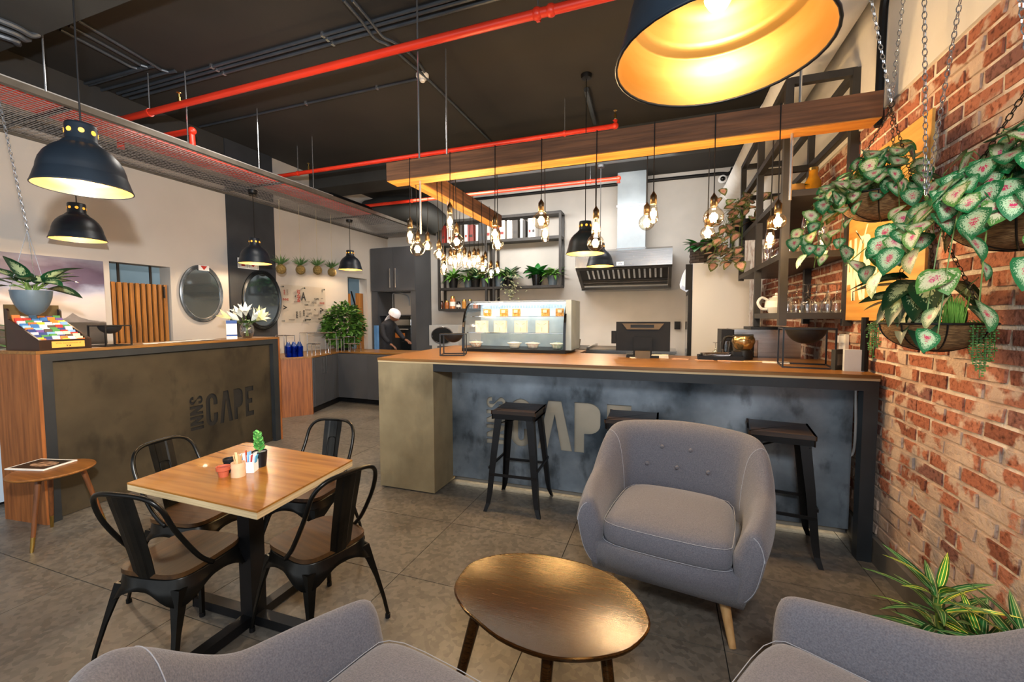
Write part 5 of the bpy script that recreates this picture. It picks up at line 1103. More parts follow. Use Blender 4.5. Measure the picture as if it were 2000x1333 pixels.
def shelf_plant(px, py_pot, kind, label, potc, s=1, zbase=zs[2]+.023, yy=8.02, trail=False):
    p = at(px, py_pot, y=yy-.1); t = thing('shelf_plant', label, 'plant', (p.x, yy, zbase), 0, 'potted plants on the wall shelf')
    B().lathe([(0, 0), (.085*s, 0), (.11*s, .21*s), (.1*s, .21*s), (.095*s, .18*s), (0, .18*s)], 18).obj('pot', potc, t, smooth='auto')
    rg = random.Random(int(px)); me, n, L0, L1 = {'broad': (broad_leaf, 26, .18, .30), 'fern': (fern_leaf, 44, .18, .3), 'dief': (dief_leaf, 16, .25, .36)}[kind]
    for k in range(n):
        a = k*2.4; e_ = rg.uniform(-.1, 1.3); d = (math.cos(a), min(.3, math.sin(a))-.1, e_); L_ = rg.uniform(L0, L1)*s; p0 = Vector((.04*math.cos(a), .04*math.sin(a), .19*s+.10*rg.random()*s))
        inst('leaf', me, t, aim(p0, d, L_, rg.uniform(-.4, .4)))
    if trail:
        b = B()
        for k in range(90):
            a = rg.uniform(0, 6.28); p0 = Vector((rg.gauss(.12, .10), -.15-.06*rg.random(), rg.uniform(-.30, .22))); d = Vector((math.cos(a), -.6, -.6)).normalized(); s_ = d.cross(Vector((0, 0, 1))).normalized()*.022
            vs = [b.bm.verts.new(v) for v in (p0, p0+d*.03+s_, p0+d*.07, p0+d*.03-s_)]; b.bm.faces.new(vs)
        o = b.obj('trailing_foliage', M('silver_leaf', '#5b6446', '#a09a76', .6, scale=14), t); o['kind'] = 'stuff'
    return t
broad_leaf = simple_leaf(1, .34, .15, .3, M('broad_green', '#0f4a1a', '#2f8a33', .35, scale=5), 5); fern_leaf = simple_leaf(1, .13, .2, .5, M('fern_green', '#2f6420', '#6a9a3a', .5, scale=5), 5)
for i, (px, kind, pot, s, tr_, lab) in enumerate(((881, 'fern', BLACKP, .95, 0, 'fern in black pot at the left end of the wall shelf'), (910, 'fern', GREYPOT, .75, 0, 'fern in slim grey pot, second from left on the wall shelf'), (925, 'dief', BLACKP, .95, 0, 'leafy plant in wide black pot, third from left on the wall shelf'), (945, 'fern', GREYPOT, .85, 0, 'fern beside the shelf uprights on the wall shelf'), (972, 'fern', GREYPOT, .95, 0, 'fern in tall grey pot just right of the shelf uprights'), (990, 'dief', BLACKP, .85, 1, 'variegated plant with pale trailing leaves on the wall shelf'), (1046, 'broad', BLACKG, 1.0, 0, 'broad-leaved deep green plant in glossy black pot on the wall shelf'), (1077, 'fern', GREYPOT, .9, 0, 'feathery plant in grey pot at the right end of the wall shelf'))):
    shelf_plant(px, 558, kind, lab, pot, s, trail=tr_)
JC = [('brown', '#4a2412'), ('amber', '#8a4a1a'), ('copper', '#b06a3a'), ('dark', '#2b1c14'), ('honey', '#a8702a'), ('grey', '#6a6258'), ('orange', '#b3642c')]
for k in range(9):
    nm, c_ = JC[k % 7]; h_ = [.17, .17, .26, .15, .19, .19, .14, .13, .15][k]; r_ = [.05, .05, .06, .05, .045, .045, .055, .05, .05][k]; p = at(861+ (k*11.2), 604, y=7.98)
    t = thing('preserve_jar', '%s preserve jar on the lowest wall shelf, %s from its left end' % (nm, ORD[k]), 'jar', (p.x, 8.0, zs[3]+.0235), 0, 'jars on the lowest wall shelf')
    B().lathe([(0, 0), (r_, 0), (r_, h_*.7), (r_*.75, h_*.82), (0, h_*.82)], 14).obj('jar_body', M('jar_'+nm, c_, None, .2), t, smooth='auto'); B().cyl((0, 0, h_*.821), r_*.72, h_*.17, 14).obj('lid', BRASS if k % 3 else BLACKP, t)
    if k in (2, 3): B().cyl((0, 0, h_*.2), r_*1.02, h_*.35, 14, cap=False).obj('jar_label', PAPER, t)
# extractor hood and its duct
hd = thing('extractor_hood', 'stainless steel extractor hood on the kitchen wall', 'hood', (-.67, 7.3, 0))
a_ = at(1125, 500, y=7.3); zt_, zm = 2.60, 2.30; hx = .78
B().prism([(0, zm), (0, zt_-.04), (.10, zt_), (.88, zt_), (.88, 1.95), (.62, 1.95), (.60, 2.0), (.04, zm-.012)], -hx, hx, Matrix(((0, 0, 1, 0), (1, 0, 0, 0), (0, 1, 0, 0), (0, 0, 0, 1)))).bevel(.004, 1).obj('canopy', STEEL, hd)
sl = Vector((0, .56, -.288)); sn = Vector((0, -.288, -.56)).normalized(); o0 = Vector((0, .04, zm-.012))
fd = B(); q = lambda x, f, h: o0+Vector((x, 0, 0))+sl*f+sn*h
fd.quad(q(-hx+.06, .04, .003), q(hx-.06, .04, .003), q(hx-.06, .62, .003), q(-hx+.06, .62, .003)); fd.obj('filter_recess', M('hood_dark', '#26221f', None, .5, .4), hd)
for k in range(15):
    x = -hx+.2+k*.085; B().bar(q(x, .06, .012), q(x, .5, .012), .03, .014, sn).obj('filter_baffle', STEEL, hd)
B().bar(q(-hx+.03, .0, .01), q(-hx+.03, 1.0, .01), .05, .03, sn).bar(q(hx-.03, .0, .01), q(hx-.03, 1, .01), .05, .03, sn).bar(q(-hx, .01, .01), q(hx, .01, .01), .03, .02, sn).obj('edge_trim', M('hood_trim', '#4a4744', '#5b5753', .4, .7), hd)
B().bar(q(-hx+.06, .66, .01), q(hx-.06, .66, .01), .02, .03, sn).bar(q(-hx+.06, .82, .014), q(hx-.06, .82, .014), .03, .02, sn).obj('grease_channel', M('hood_trim', '#4a4744'), hd)
B().box(-.09, .03, -.004, -.001, zm+.015, zm+.075).obj('badge', WHITEG, hd); text('lettering', 'cfx', .06, M('badge_ink', '#27346b', None, .5), hd, (-.03, -.0045, zm+.045), (PI/2, 0, 0), .0003)
dk = thing('hood_duct', 'square galvanised duct rising from the extractor hood to the ceiling', 'duct', (-.57, 7.95, 2.62))
B().box(-.24, .24, -.10, .10, 0, 1.38).obj('duct_box', DUCTM, dk)
for z in (.03, .78): B().box(-.255, .255, -.115, .1, z, z+.03).obj('flange', STEEL, dk)
# kitchen wall items
t = thing('wall_camera', 'small white dome camera high on the kitchen wall', 'camera', at(1411, 351, y=YB-.02)); B().lathe([(0, 0), (.07, 0), (.07, .03), (.05, .04), (0, .04)], 20, mtx=Matrix.Rotation(PI/2, 3, 'X')).obj('base', WHITEG, t, smooth='auto'); B().ball((0, -.045, 0), .04, 14, 10).obj('lens', BLACKG, t, smooth=True)
tag(B().tube(smooth_path([(-4.2, 8.17, 3.9), (-.95, 8.17, 3.9), (.5, 8.17, 3.9), (.98, 8.17, 3.88), (1.06, 8.17, 3.75), (1.06, 8.17, 1.3)], 4), .03, 8).obj('wall_cable', BLACKP, smooth='auto'), 'thick black cable running along the top of the kitchen wall and down its corner', 'cable')
for px, py, lab in ((1123, 636, 'black wall socket beside the food display case'), (1323, 636, 'small dark wall socket left of the tall fridge')):
    t = thing('wall_socket', lab, 'socket', at(px, py, y=YB-.02)); B().box(-.05, .05, -.025, .02, -.07, .07).bevel(.004, 1).obj('plate', BLACKP, t); B().box(-.03, .03, -.04, -.0255, -.04, .02).obj('plug', BLACKP, t)
# drinks fridge, turned to face left
fr = thing('drinks_fridge', 'tall white upright drinks fridge beside the brick wall, facing left', 'fridge', (.63, 6.15, 0))
B().box(-.30, .33, -.35, .35, .05, 2.13).bevel(.008, 2).obj('cabinet_body', WHITEG, fr); B().box(-.3, .32, -.33, .33, 0, .05).obj('plinth', BLACKP, fr)
B().box(-.345, -.301, -.345, .345, .08, 1.80).bevel(.004, 1).obj('door_frame', BLACKP, fr); B().box(-.349, -.3455, -.29, .29, .16, 1.74).obj('door_glass', SCREENB, fr)
B().prism([(-.301, 1.81), (-.34, 1.81), (-.42, 1.86), (-.43, 1.92), (-.40, 2.04), (-.34, 2.12), (-.301, 2.125)], -.345, .345, Matrix(((1, 0, 0, 0), (0, 0, 1, 0), (0, 1, 0, 0), (0, 0, 0, 1)))).obj('light_header', M('fridge_header', '#dfe6ee', None, .4, emit='#e8f0ff', es=.35), fr)
B().box(-.385, -.302, -.352, -.346, 1.80, 2.12).obj('header_cap', BLACKP, fr)
bk = thing('woven_planter', 'dark woven basket of leafy greens standing on top of the fridge', 'plant', at(1374, 512, y=6.0)); bk.location.z = 2.131; bk.location.y = 6.1
wv = B()
for z in range(8):
    for a in range(20):
        q0 = a*PI/10; r = .15+.008*((a+z) % 2); c0 = (r*math.cos(q0), r*math.sin(q0)); wv.bar((c0[0], c0[1], .018+z*.035), ((.15+.008*((a+1+z) % 2))*math.cos(q0+PI/10), (.15+.008*((a+1+z) % 2))*math.sin(q0+PI/10), .018+z*.035), .012, .03)
wv.obj('woven_band', M('dark_wicker', '#2c2119', '#43342a', .6, scale=20), bk); B().cyl((0, 0, .003), .142, .26, 20).obj('liner', BLACKP, bk)
for k in range(26):
    a = k*2.4; inst('leaf', broad_leaf, bk, aim((.08*math.cos(a), .08*math.sin(a), .26), (math.cos(a), math.sin(a), random.uniform(-.3, 1)), random.uniform(.13, .22)))
# work counters behind the bar
wk = thing('work_counter', 'low stainless steel work counter along the kitchen side', 'counter', (-1.2, 7.65, 0))
B().box(-2.2, 1.4, -.3, .45, .86, .90).obj('worktop', STEEL, wk); B().box(-2.18, 1.38, -.27, .44, .1, .859).obj('body', M('steel_side', '#8d8f90', '#9c9e9f', .35, .8), wk); B().box(-2.15, 1.35, -.25, .42, 0, .1).obj('plinth', BLACK, wk)
wl_ = thing('cold_well', 'stainless steel cold food well with dark lid frames behind the bar', 'counter', (-.75, 5.1, 0))
B().box(-.62, .55, -.35, .35, .78, 1.10).obj('well_body', STEEL, wl_); B().box(-.6, .53, -.33, .33, 0, .78).obj('base', M('steel_side', '#8d8f90'), wl_); B().box(-.58, .50, -.31, .31, 1.1005, 1.104).obj('dark_lid', BLACK, wl_)
for x in (-.6, -.05, .51): B().box(x-.012, x+.012, -.34, .34, 1.104, 1.13).obj('lid_rail', STEEL, wl_)
t = thing('paper_cup', 'small dark cup standing on the cold well', 'cup', at(1128, 668, y=5.0)); t.location.z = 1.105; t.location.y = 5.0; B().lathe([(0, 0), (.028, 0), (.038, .10), (.034, .10), (.028, .02), (0, .02)], 16).obj('cup_body', M('dark_cup', '#4a3a24', None, .4), t, smooth='auto')
mw = thing('microwave', 'silver microwave with oval dark window behind the left bar end', 'microwave', at(872, 690, y=5.6)); mw.location.z = 1.05; mw.location.y = 5.7
tag(B().box(-3.1, -1.6, 5.45, 6.1, 0, 1.05).bevel(.004, 1).obj('back_counter', GREYCAB), 'dark counter unit carrying the silver microwave', 'counter')
B().box(-.24, .24, -.18, .2, 0, .30).bevel(.05, 3).obj('case', M('silver_plastic', '#a9adb0', '#b5b9bc', .3, .5), mw, smooth='auto'); B().lathe([(0, 0), (.125, 0), (.135, .006), (.135, -.01)], 28, mtx=Matrix.Rotation(PI/2, 3, 'X')).xf(Matrix.Translation((-.02, -.184, .15))@Matrix.Diagonal((1.3, 1, .9, 1))).obj('window', SCREENB, mw); B().tube([(-.02+.178*math.cos(a*PI/14), -.186, .15+.123*math.sin(a*PI/14)) for a in range(28)], .009, 6, True).obj('window_ring', CHROME, mw)
pg = thing('sandwich_press', 'black and silver sandwich press behind the wire cube bowl', 'appliance', (-1.78, 4.22, WT)); B().box(-.12, .12, -.10, .12, 0, .10).bevel(.008, 2).obj('base', BLACKP, pg); B().box(-.12, .12, -.10, .12, .16, .22).bevel(.012, 2).obj('lid', STEEL, pg)
for k in range(8): B().box(-.10+.027*k, -.085+.027*k, -.104, -.1005, .03, .085).obj('vent_slot', STEEL, pg)
B().box(-.115, .115, -.09, .11, .10, .16).obj('plate', BLACK, pg)
pg.location = (-1.62, 4.52, WT); 
# ------------------------------------------------------------------ display case
dc = thing('food_display_case', 'curved glass refrigerated display case with black frame on the bar', 'display case', (-1.385, 3.86, WT))
hw = .53
prof = [(0, .03), (-.0, .05), (.005, .20), (.03, .33), (.09, .43), (.17, .485), (.26, .50)]
B().box(-hw, hw, 0, .46, 0, .03).bevel(.003, 1).obj('base', BLACKP, dc)
g = B(); pr = smooth_path([(0, y, z) for y, z in prof], 3)
for A, Q in zip(pr, pr[1:]): g.quad((-hw+.02, A.y, A.z), (hw-.02, A.y, A.z), (hw-.02, Q.y, Q.z), (-hw+.02, Q.y, Q.z))
g.obj('curved_glass', G_CASE, dc, smooth=True)
for x in (-hw, hw-.022): 
    B().prism([(q.y, q.z) for q in pr]+[(q.y+.022, q.z-.012) for q in reversed(pr)], x, x+.022, Matrix(((0, 0, 1, 0), (1, 0, 0, 0), (0, 1, 0, 0), (0, 0, 0, 1)))).obj('end_frame', BLACKG, dc)
    B().prism([(q.y+.02, q.z-.01) for q in pr]+[(.44, .49), (.44, .03), (.02, .03)], x+.009, x+.012, Matrix(((0, 0, 1, 0), (1, 0, 0, 0), (0, 1, 0, 0), (0, 0, 0, 1)))).obj('end_glass', G_CASE, dc)
B().box(-hw, hw, .26, .46, .49, .51).obj('top_panel', M('case_top', '#9aa0a4', None, .3, .8), dc); B().box(-hw+.04, hw-.06, .30, .44, .48, .4895).obj('light_strip', LEDW, dc, label='white light strip')
B().box(hw-.01, hw+.045, .05, .47, .03, .50).bevel(.01, 2).obj('side_housing', M('case_side', '#93a6b6', '#a2b3c2', .35), dc)
B().box(-hw+.01, hw-.01, .452, .458, .03, .49).obj('rear_panel', M('case_rear', '#8c9aa0', '#a3b0b5', .3), dc)
for z in (.175, .335):
    B().box(-hw+.03, hw-.03, .06+.1*(z > .3), .44, z, z+.005).obj('glass_shelf', G_CASE, dc); B().tube([(-hw+.03, .06+.1*(z > .3), z+.012), (hw-.03, .06+.1*(z > .3), z+.012)], .004, 6).obj('shelf_rail', CHROME, dc)
for k in range(26): B().box(-.40+.031*k, -.386+.031*k, .4475, .4515, .44, .465).obj('vent_slot', M('vent_grey', '#7d8b93', None, .5), dc)
light('case_lamp', 'AREA', (-1.385, 4.2, WT+.475), .8, (.9, .97, 1), .9, (0, 0, 0), .08)
PASTRY = M('pastry', '#b97c2c', '#e3b56a', .6, scale=60, bump=.4); WRAP = M('clear_wrap', '#e9e4d6', '#f4f0e4', .15, scale=20, bump=.5, bscale=40); BAG = M('paper_bag', '#e7dcc6', '#f3ecdc', .6, scale=18, bump=.2); BAGI = M('bag_print', '#8d8478', None, .7)
xs = [(-.35, 'leftmost'), (-.165, 'second'), (-.03, 'third'), (.275, 'fourth'), (.42, 'rightmost')]
for x, w_ in xs:
    t = thing('wrapped_pastry', 'wrapped golden pastry on the top shelf of display case, %s of five' % w_, 'pastry', (-1.385+x, 3.86+.24, WT+.3405), random.uniform(-.2, .2), 'pastries on the top shelf of display case')
    b = B().box(-.04, .04, -.012, .02, 0, .085).bevel(.008, 2); b.obj('pastry_filling', PASTRY, t, smooth='auto')
    b = B().prism([(-.05, 0), (.05, 0), (.047, .1), (.055, .125), (.02, .118), (0, .126), (-.025, .117), (-.052, .126), (-.047, .1)], -.02, .026, Matrix(((1, 0, 0, 0), (0, 0, 1, 0), (0, 1, 0, 0), (0, 0, 0, 1)))); b.obj('clear_wrapper', G_CASE, t)
    B().box(-.02, .02, -.0235, -.021, .045, .075).obj('label_sticker', PAPER, t)
for x, w_ in ((-.38, 'leftmost'), (-.175, 'second'), (.045, 'third'), (.265, 'rightmost')):
    t = thing('paper_bag', 'square cream paper bag on the middle shelf of display case, %s of four' % w_, 'bag', (-1.385+x, 3.86+.16, WT+.1805), 0, 'paper bags on the middle shelf of display case')
    B().box(-.062, .062, -.02, .03, 0, .125).bevel(.006, 2).obj('bag_body', BAG, t, smooth='auto')
    B().tube([(-.045, -.021, .10), (-.02, -.0215, .088)], .002, 4).tube([(.045, -.021, .10), (.02, -.0215, .088)], .002, 4).tube([(0, -.0215, .02), (0, -.0215, .06)], .0018, 4).obj('printed_mark', BAGI, t)
for x, w_, c_ in ((-.44, 'orange fruit', '#d98a4a'), (-.02, 'pale salad', '#e4dfcf'), (.17, 'salad with pink slices', '#dfc7bb'), (.42, 'green salad', '#aebf9a')):
    t = thing('food_tub', 'clear oval tub of %s on the floor of the display case' % w_, 'food tub', (-1.385+x, 3.86+.15, WT+.031), random.uniform(-.3, .3), 'food tubs in the display case')
    B().lathe([(0, 0), (.045, 0), (.07, .05), (.074, .052), (.07, .06), (.055, .075), (0, .08)], 20, sx=1.05, sy=.75).obj('tub', G_CASE, t, smooth=True); B().lathe([(0, .004), (.044, .004), (.064, .048), (.045, .062), (0, .066)], 18, sx=1.03, sy=.73).obj('food', M('food_'+c_[1:], c_, '#efe9da', .6, scale=50, bump=.4), t, smooth=True); B().tube([(.075*math.cos(a*PI/12), .0545*math.sin(a*PI/12), .053) for a in range(24)], .004, 5, True).obj('rim', WHITEG, t)
# ------------------------------------------------------------------ things on the bar
cube_bowl(Vector((-1.80, 3.46, WT)), .35, .21, 'black bowl in a wire cube on the bar before the display case')
cube_bowl(Vector((.91, 3.40, WT)), -.12, .285, 'black bowl in a wire cube on the bar near the brick wall')
ps = thing('till_screen', 'black touch-screen till on the bar seen from behind', 'till', (-.17, 3.80, WT), .05)
B().box(-.22, .22, -.02, .02, .05, .30).bevel(.012, 2).obj('screen_back', BLACKP, ps, smooth='auto'); B().prism([(-.17, .285), (.17, .285), (.13, .235), (-.13, .235)], -.034, -.0205, Matrix(((1, 0, 0, 0), (0, 0, 1, 0), (0, 1, 0, 0), (0, 0, 0, 1)))).bevel(.004, 1).obj('rear_cap', M('till_brown', '#4a3d25', '#5b4b2e', .4), ps); B().box(-.10, .09, -.037, -.0345, .25, .275).obj('speaker_grille', BLACK, ps)
B().box(-.075, .075, -.06, .0, .02, .17).bevel(.012, 2).obj('neck', BLACKP, ps); B().box(-.13, .13, -.12, .13, 0, .02).bevel(.006, 2).obj('base', BLACKP, ps); B().box(-.26, -.221, -.015, .03, .11, .22).bevel(.004, 1).obj('card_reader', BLACKP, ps); B().box(-.06, .06, -.16, -.121, 0, .06).bevel(.004, 1).obj('receipt_block', M('till_brown', '#4a3d25'), ps)
def flat(name, px, py, w_, d_, h_, rzz, label, mat=PAPER, cat='paper', cov=None):
    p = at(px, py, z=WT); t = thing(name, label, cat, (p.x, p.y, WT), rzz)
    if h_ > .012:
        for k in range(int(h_/.006)): B().box(-w_/2, w_/2, -d_/2, d_/2, k*.006+.0003, k*.006+.0055).obj('sheet_bundle', mat, t, rot=(0, 0, random.uniform(-.06, .06)))
    else: B().box(-w_/2, w_/2, -d_/2, d_/2, .0004, h_).obj('sheet', mat, t)
    if cov: B().box(-w_/2+.01, w_/2-.01, -d_/2+.01, d_/2-.01, h_+.0003, h_+.0012).obj('cover_print', cov, t)
    return t
KR = M('kraft_print', '#b58a72', '#c9a48d', .6, scale=12)
flat('flyer_stack', 1245, 699, .13, .10, .006, .5, 'few white flyers fanned out on the bar before the till')
flat('card_stack', 1289, 699, .13, .10, .024, -.03, 'thick white stack of leaflets on the bar right of the till')
flat('menu_card', 1329, 702, .12, .08, .003, -.1, 'small brown menu card on the bar beside the leaflet stack', KR, 'menu')
flat('menu_card', 1375, 704, .13, .08, .003, .05, 'brown menu card lying in the middle right part of the bar', KR, 'menu')
flat('menu_card', 1424, 706, .16, .09, .003, -.05, 'larger pink-brown menu card on the bar before the cutlery', KR, 'menu')
flat('menu_card', 1470, 707, .15, .07, .003, .25, 'crumpled tan paper strip on the bar before the coffee jug', M('tan_paper', '#c7a572', '#d8bd90', .7, scale=18, bump=.4), 'paper')
flat('open_booklet', 1515, 709, .17, .09, .006, -.2, 'open white booklet on the bar left of the wire cube bowl', PAPER, 'booklet')
p = at(1693, 712, z=WT)
t = thing('price_block', 'small dark framed card standing at the brick wall end of the bar', 'frame', (1.06, 3.27, WT), .75); B().box(-.055, .055, -.012, .012, 0, .13).bevel(.002, 1).obj('frame', DKFRAME, t); B().box(-.035, .035, -.0135, -.0125, .03, .10).obj('card', M('grey_card', '#59574f', '#6b685f', .5, scale=20), t)
t = thing('napkin_box', 'white box standing at the brick wall end of the bar', 'box', (1.115, 3.20, WT), -.1); B().box(-.05, .05, -.02, .02, 0, .135).bevel(.002, 1).obj('box_body', M('pale_box', '#c3ccd6', '#d2d9e0', .5), t)
# glasses, cutlery, coffee jug, machine at the right
def glass_prof(kind):
    return {'wine': [(0, 0), (.034, .001), (.033, .004), (.006, .012), (.004, .085), (.02, .10), (.038, .13), (.041, .16), (.034, .21)], 'tumbler': [(0, .004), (.027, .004), (.03, .01), (.026, .05), (.034, .09), (.037, .135)], 'coupe': [(0, 0), (.034, .001), (.033, .004), (.006, .012), (.004, .09), (.03, .12), (.055, .16)], 'jar': [(0, .003), (.034, .003), (.036, .01), (.036, .09), (.03, .1)]}[kind]
GM = {k: B().lathe(glass_prof(k), 18).mesh('glass_body', G_CLEAR, True) for k in ('wine', 'tumbler', 'coupe', 'jar')}
GM['wineup'] = B().lathe([(r, .21-z) for r, z in glass_prof('wine')], 18).mesh('glass_body', G_CLEAR, True); GM['coupeup'] = B().lathe([(r, .16-z) for r, z in glass_prof('coupe')], 18).mesh('glass_body', G_CLEAR, True)
def a_glass(kind, loc, label, group, s=1):
    o = inst('drinking_glass', GM[kind]); o.location = loc; o.scale = (s, s, s); return tag(o, label, 'glass', group)
for k, px in enumerate((1409, 1429, 1447)): 
    p = at(px, 694, z=WT); a_glass('tumbler', (p.x, 3.93, WT), 'clear waisted tumbler on the bar left of the coffee jug, %s of three' % ('leftmost', 'middle', 'rightmost')[k], 'tumblers on the bar')
a_glass('wineup', (at(1390, 694, z=WT).x, 3.86, WT-.0), 'small upturned stemmed glass on the bar left of tumblers', 'stemmed glass on the bar', .62)
ct = thing('cutlery_tray', 'dark tray of steel cutlery on the bar before the tumblers', 'tray', (.42, 3.72, WT), 0)
B().box(-.16, .16, -.07, .07, 0, .012).box(-.16, .16, -.072, -.066, .012, .035).box(-.16, .16, .066, .072, .012, .035).box(-.162, -.156, -.07, .07, .012, .035).box(.156, .162, -.07, .07, .012, .035).obj('tray_body', BLACKP, ct)
for k in range(9): B().tube([(-.13+.02*random.random(), -.05+.012*k, .03+.002*k), (.05+.06*random.random(), -.05+.012*k+random.uniform(-.02, .02), .04+.002*k)], [.004, .0025], 6).ball((-.13+.02*random.random(), -.05+.012*k, .032+.002*k), .012, 8, 4, (1.4, .8, .35)).obj('spoon', CHROME, ct)
B().box(.09, .15, -.05, .05, .0125, .07).bevel(.003, 1).obj('black_holder', BLACKP, ct)
jg = thing('coffee_jug', 'round metal coffee jug with black handle on the bar', 'jug', (.60, 3.82, WT+.0)); 
B().lathe([(0, .075), (.05, .075), (.07, .10), (.085, .14), (.08, .17), (.07, .185), (.055, .186), (0, .186)], 24).obj('jug_body', M('jug_metal', '#a88b5c', '#c2a878', .2, .9), jg, smooth='auto'); B().lathe([(0, 0), (.07, 0), (.072, .04), (.062, .074), (0, .074)], 20).obj('warming_base', BLACKP, jg, smooth='auto'); B().tube(smooth_path([(-.07, 0, .175), (-.12, 0, .18), (-.14, 0, .15), (-.15, 0, .08)], 4), .011, 8).obj('handle', BLACKP, jg, smooth='auto'); B().tube([(-.08, 0, .185), (.07, 0, .188)], .012, 8).obj('lid_band', BLACKP, jg)
cm = thing('coffee_machine', 'stainless steel coffee machine block behind the right bowl', 'coffee machine', (.80, 4.27, WT-.1))
B().box(-.22, .26, -.2, .25, .0, .3).obj('body', STEEL, cm); B().box(-.235, .27, -.22, .25, .245, .33).bevel(.003, 1).obj('top_housing', STEEL, cm); B().box(-.225, -.05, -.205, -.2005, .02, .24).obj('dark_bay', BLACKG, cm); B().box(-.33, -.24, -.2, .1, 0, .33).bevel(.004, 1).obj('side_unit', BLACKP, cm); B().box(-.08, -.055, -.21, -.19, .02, .24).obj('bay_post', CHROME, cm); B().box(-.1, .2, -.15, .2, .3305, .35).obj('tray_rim', BLACK, cm)
tag(B().box(-.4, 1.2, 4.0, 4.75, 0, WT-.1).obj('machine_counter', GREYCAB), 'dark counter carrying the coffee machine behind the bar', 'counter')
t = thing('wall_outlet', 'white twin socket with plug and cord low on the brick wall behind right bowl', 'socket', (XR-.03, 3.62, 1.22)); B().box(0, .02, -.06, .06, -.06, .12).bevel(.004, 1).obj('plate', WHITEG, t); B().box(-.03, 0, -.03, .03, .06, .11).obj('plug', WHITEG, t); B().tube(smooth_path([(-.03, 0, .06), (-.04, -.01, .0), (-.02, -.03, -.08)], 4), .004, 6).obj('cord', BLACKP, t)
# ------------------------------------------------------------------ open steel shelf on the brick wall
ss = thing('steel_shelf_unit', 'open black steel shelf unit of glassware fixed to the brick wall', 'shelf', (1.0, 4.4, 0))
XA, XB = -.20, .185; YN, YM, YF = -.85, .05, .95; w = .05
def pst(x, y, z0, z1): B().box(x-w/2, x+w/2, y-w/2, y+w/2, z0, z1).obj('upright', SHELFM, ss)
pst(XA, YN, 1.40, 3.12); pst(XA, YM, 1.36, 3.12); pst(XA, YF, 1.86, 3.12); pst(XB, YN, 1.40, 3.12); pst(XB, YM, 1.40, 3.12); pst(XB, YF, 1.86, 3.12)
for z, y1 in ((1.47, YM), (1.90, YF), (2.33, YF)): B().box(XA-w/2+.003, XB+w/2-.003, YN-w/2+.003, y1+w/2-.003, z-.022, z+.022).obj('shelf_board', SHELFM, ss)
b = B()
for z in (2.76, 3.10):
    for y in (YN, YM, YF): b.box(XA, XB, y-w/2+.002, y+w/2-.002, z-w/2, z+w/2-.001)
    for x in (XA, XB): b.box(x-w/2+.002, x+w/2-.002, YN, YF, z-w/2+.001, z+w/2)
b.obj('top_rail', SHELFM, ss)
WN = ['nearest the front post', 'second from front post', 'third from front post', 'fourth from front post', 'fifth from front post', 'nearest the brick wall']
GL = 'glasses on the lowest steel shelf'
for k in range(6): a_glass('wineup', (.86+.062*k, 3.66+.03*(k % 2), 1.4925), 'upturned wine glass on the lowest steel shelf, %s' % WN[k], GL)
for k in range(4): a_glass('coupeup', (.93+.075*k, 3.84, 1.4925), 'upturned cocktail glass on the lowest steel shelf, %s' % WN[k], GL)
tp2 = thing('teapot', 'white teapot with loop handle on the lowest steel shelf', 'teapot', (.88, 4.10, 1.4925), .3)
B().lathe([(0, 0), (.05, 0), (.085, .05), (.08, .10), (.05, .13), (.03, .135), (.03, .14), (0, .155)], 24).obj('pot_body', WHITEG, tp2, smooth='auto'); B().tube(smooth_path([(-.07, 0, .11), (-.12, 0, .13), (-.15, 0, .09), (-.12, 0, .04), (-.075, 0, .035)], 4), .011, 8).obj('handle', WHITEG, tp2, smooth='auto'); B().tube([(.07, 0, .06), (.13, 0, .13)], [.016, .01], 8).obj('spout', WHITEG, tp2); B().ball((0, 0, .16), .012).obj('lid_knob', WHITEG, tp2)
for k, (x, y, kind, wd) in enumerate(((.88, 4.15, 'jar', 'small storage jar behind the front post of the middle steel shelf'), (.86, 4.35, 'tumbler', 'tumbler at the left of the middle steel shelf'), (.90, 3.70, 'jar', 'squat clear jar at the front left of the middle steel shelf'), (1.00, 3.72, 'wine', 'tall stemmed glass in the middle of the middle steel shelf'), (1.08, 3.68, 'tumbler', 'tumbler at the front right of the middle steel shelf'))):
    a_glass(kind, (x, y, 1.9225), 'clear '+wd, 'glasses on the middle steel shelf', 1.35)
t = thing('round_bowl_plant', 'small round pale bowl of greens on the upper steel shelf', 'plant', (.90, 3.72, 2.3525)); B().lathe([(0, 0), (.03, 0), (.06, .04), (.055, .08), (.05, .08), (0, .06)], 18).obj('bowl', M('amber_bowl', '#b07a34', '#d0a060', .3), t, smooth='auto')
for k in range(16):
    a = k*2.4; inst('leaf', fern_leaf, t, aim((0, 0, .07), (math.cos(a), math.sin(a), .5), .08))
t = thing('amber_bottle', 'amber glass jar standing deep on the upper steel shelf', 'jar', (1.07, 3.95, 2.3525)); B().lathe([(0, 0), (.05, 0), (.055, .15), (.03, .2), (.03, .24), (0, .24)], 18).obj('jar_body', M('amber_glass', '#a8650f', '#c98a22', .15), t, smooth='auto'); B().cyl((0, 0, .2405), .033, .02, 14).obj('lid', BRASS, t)
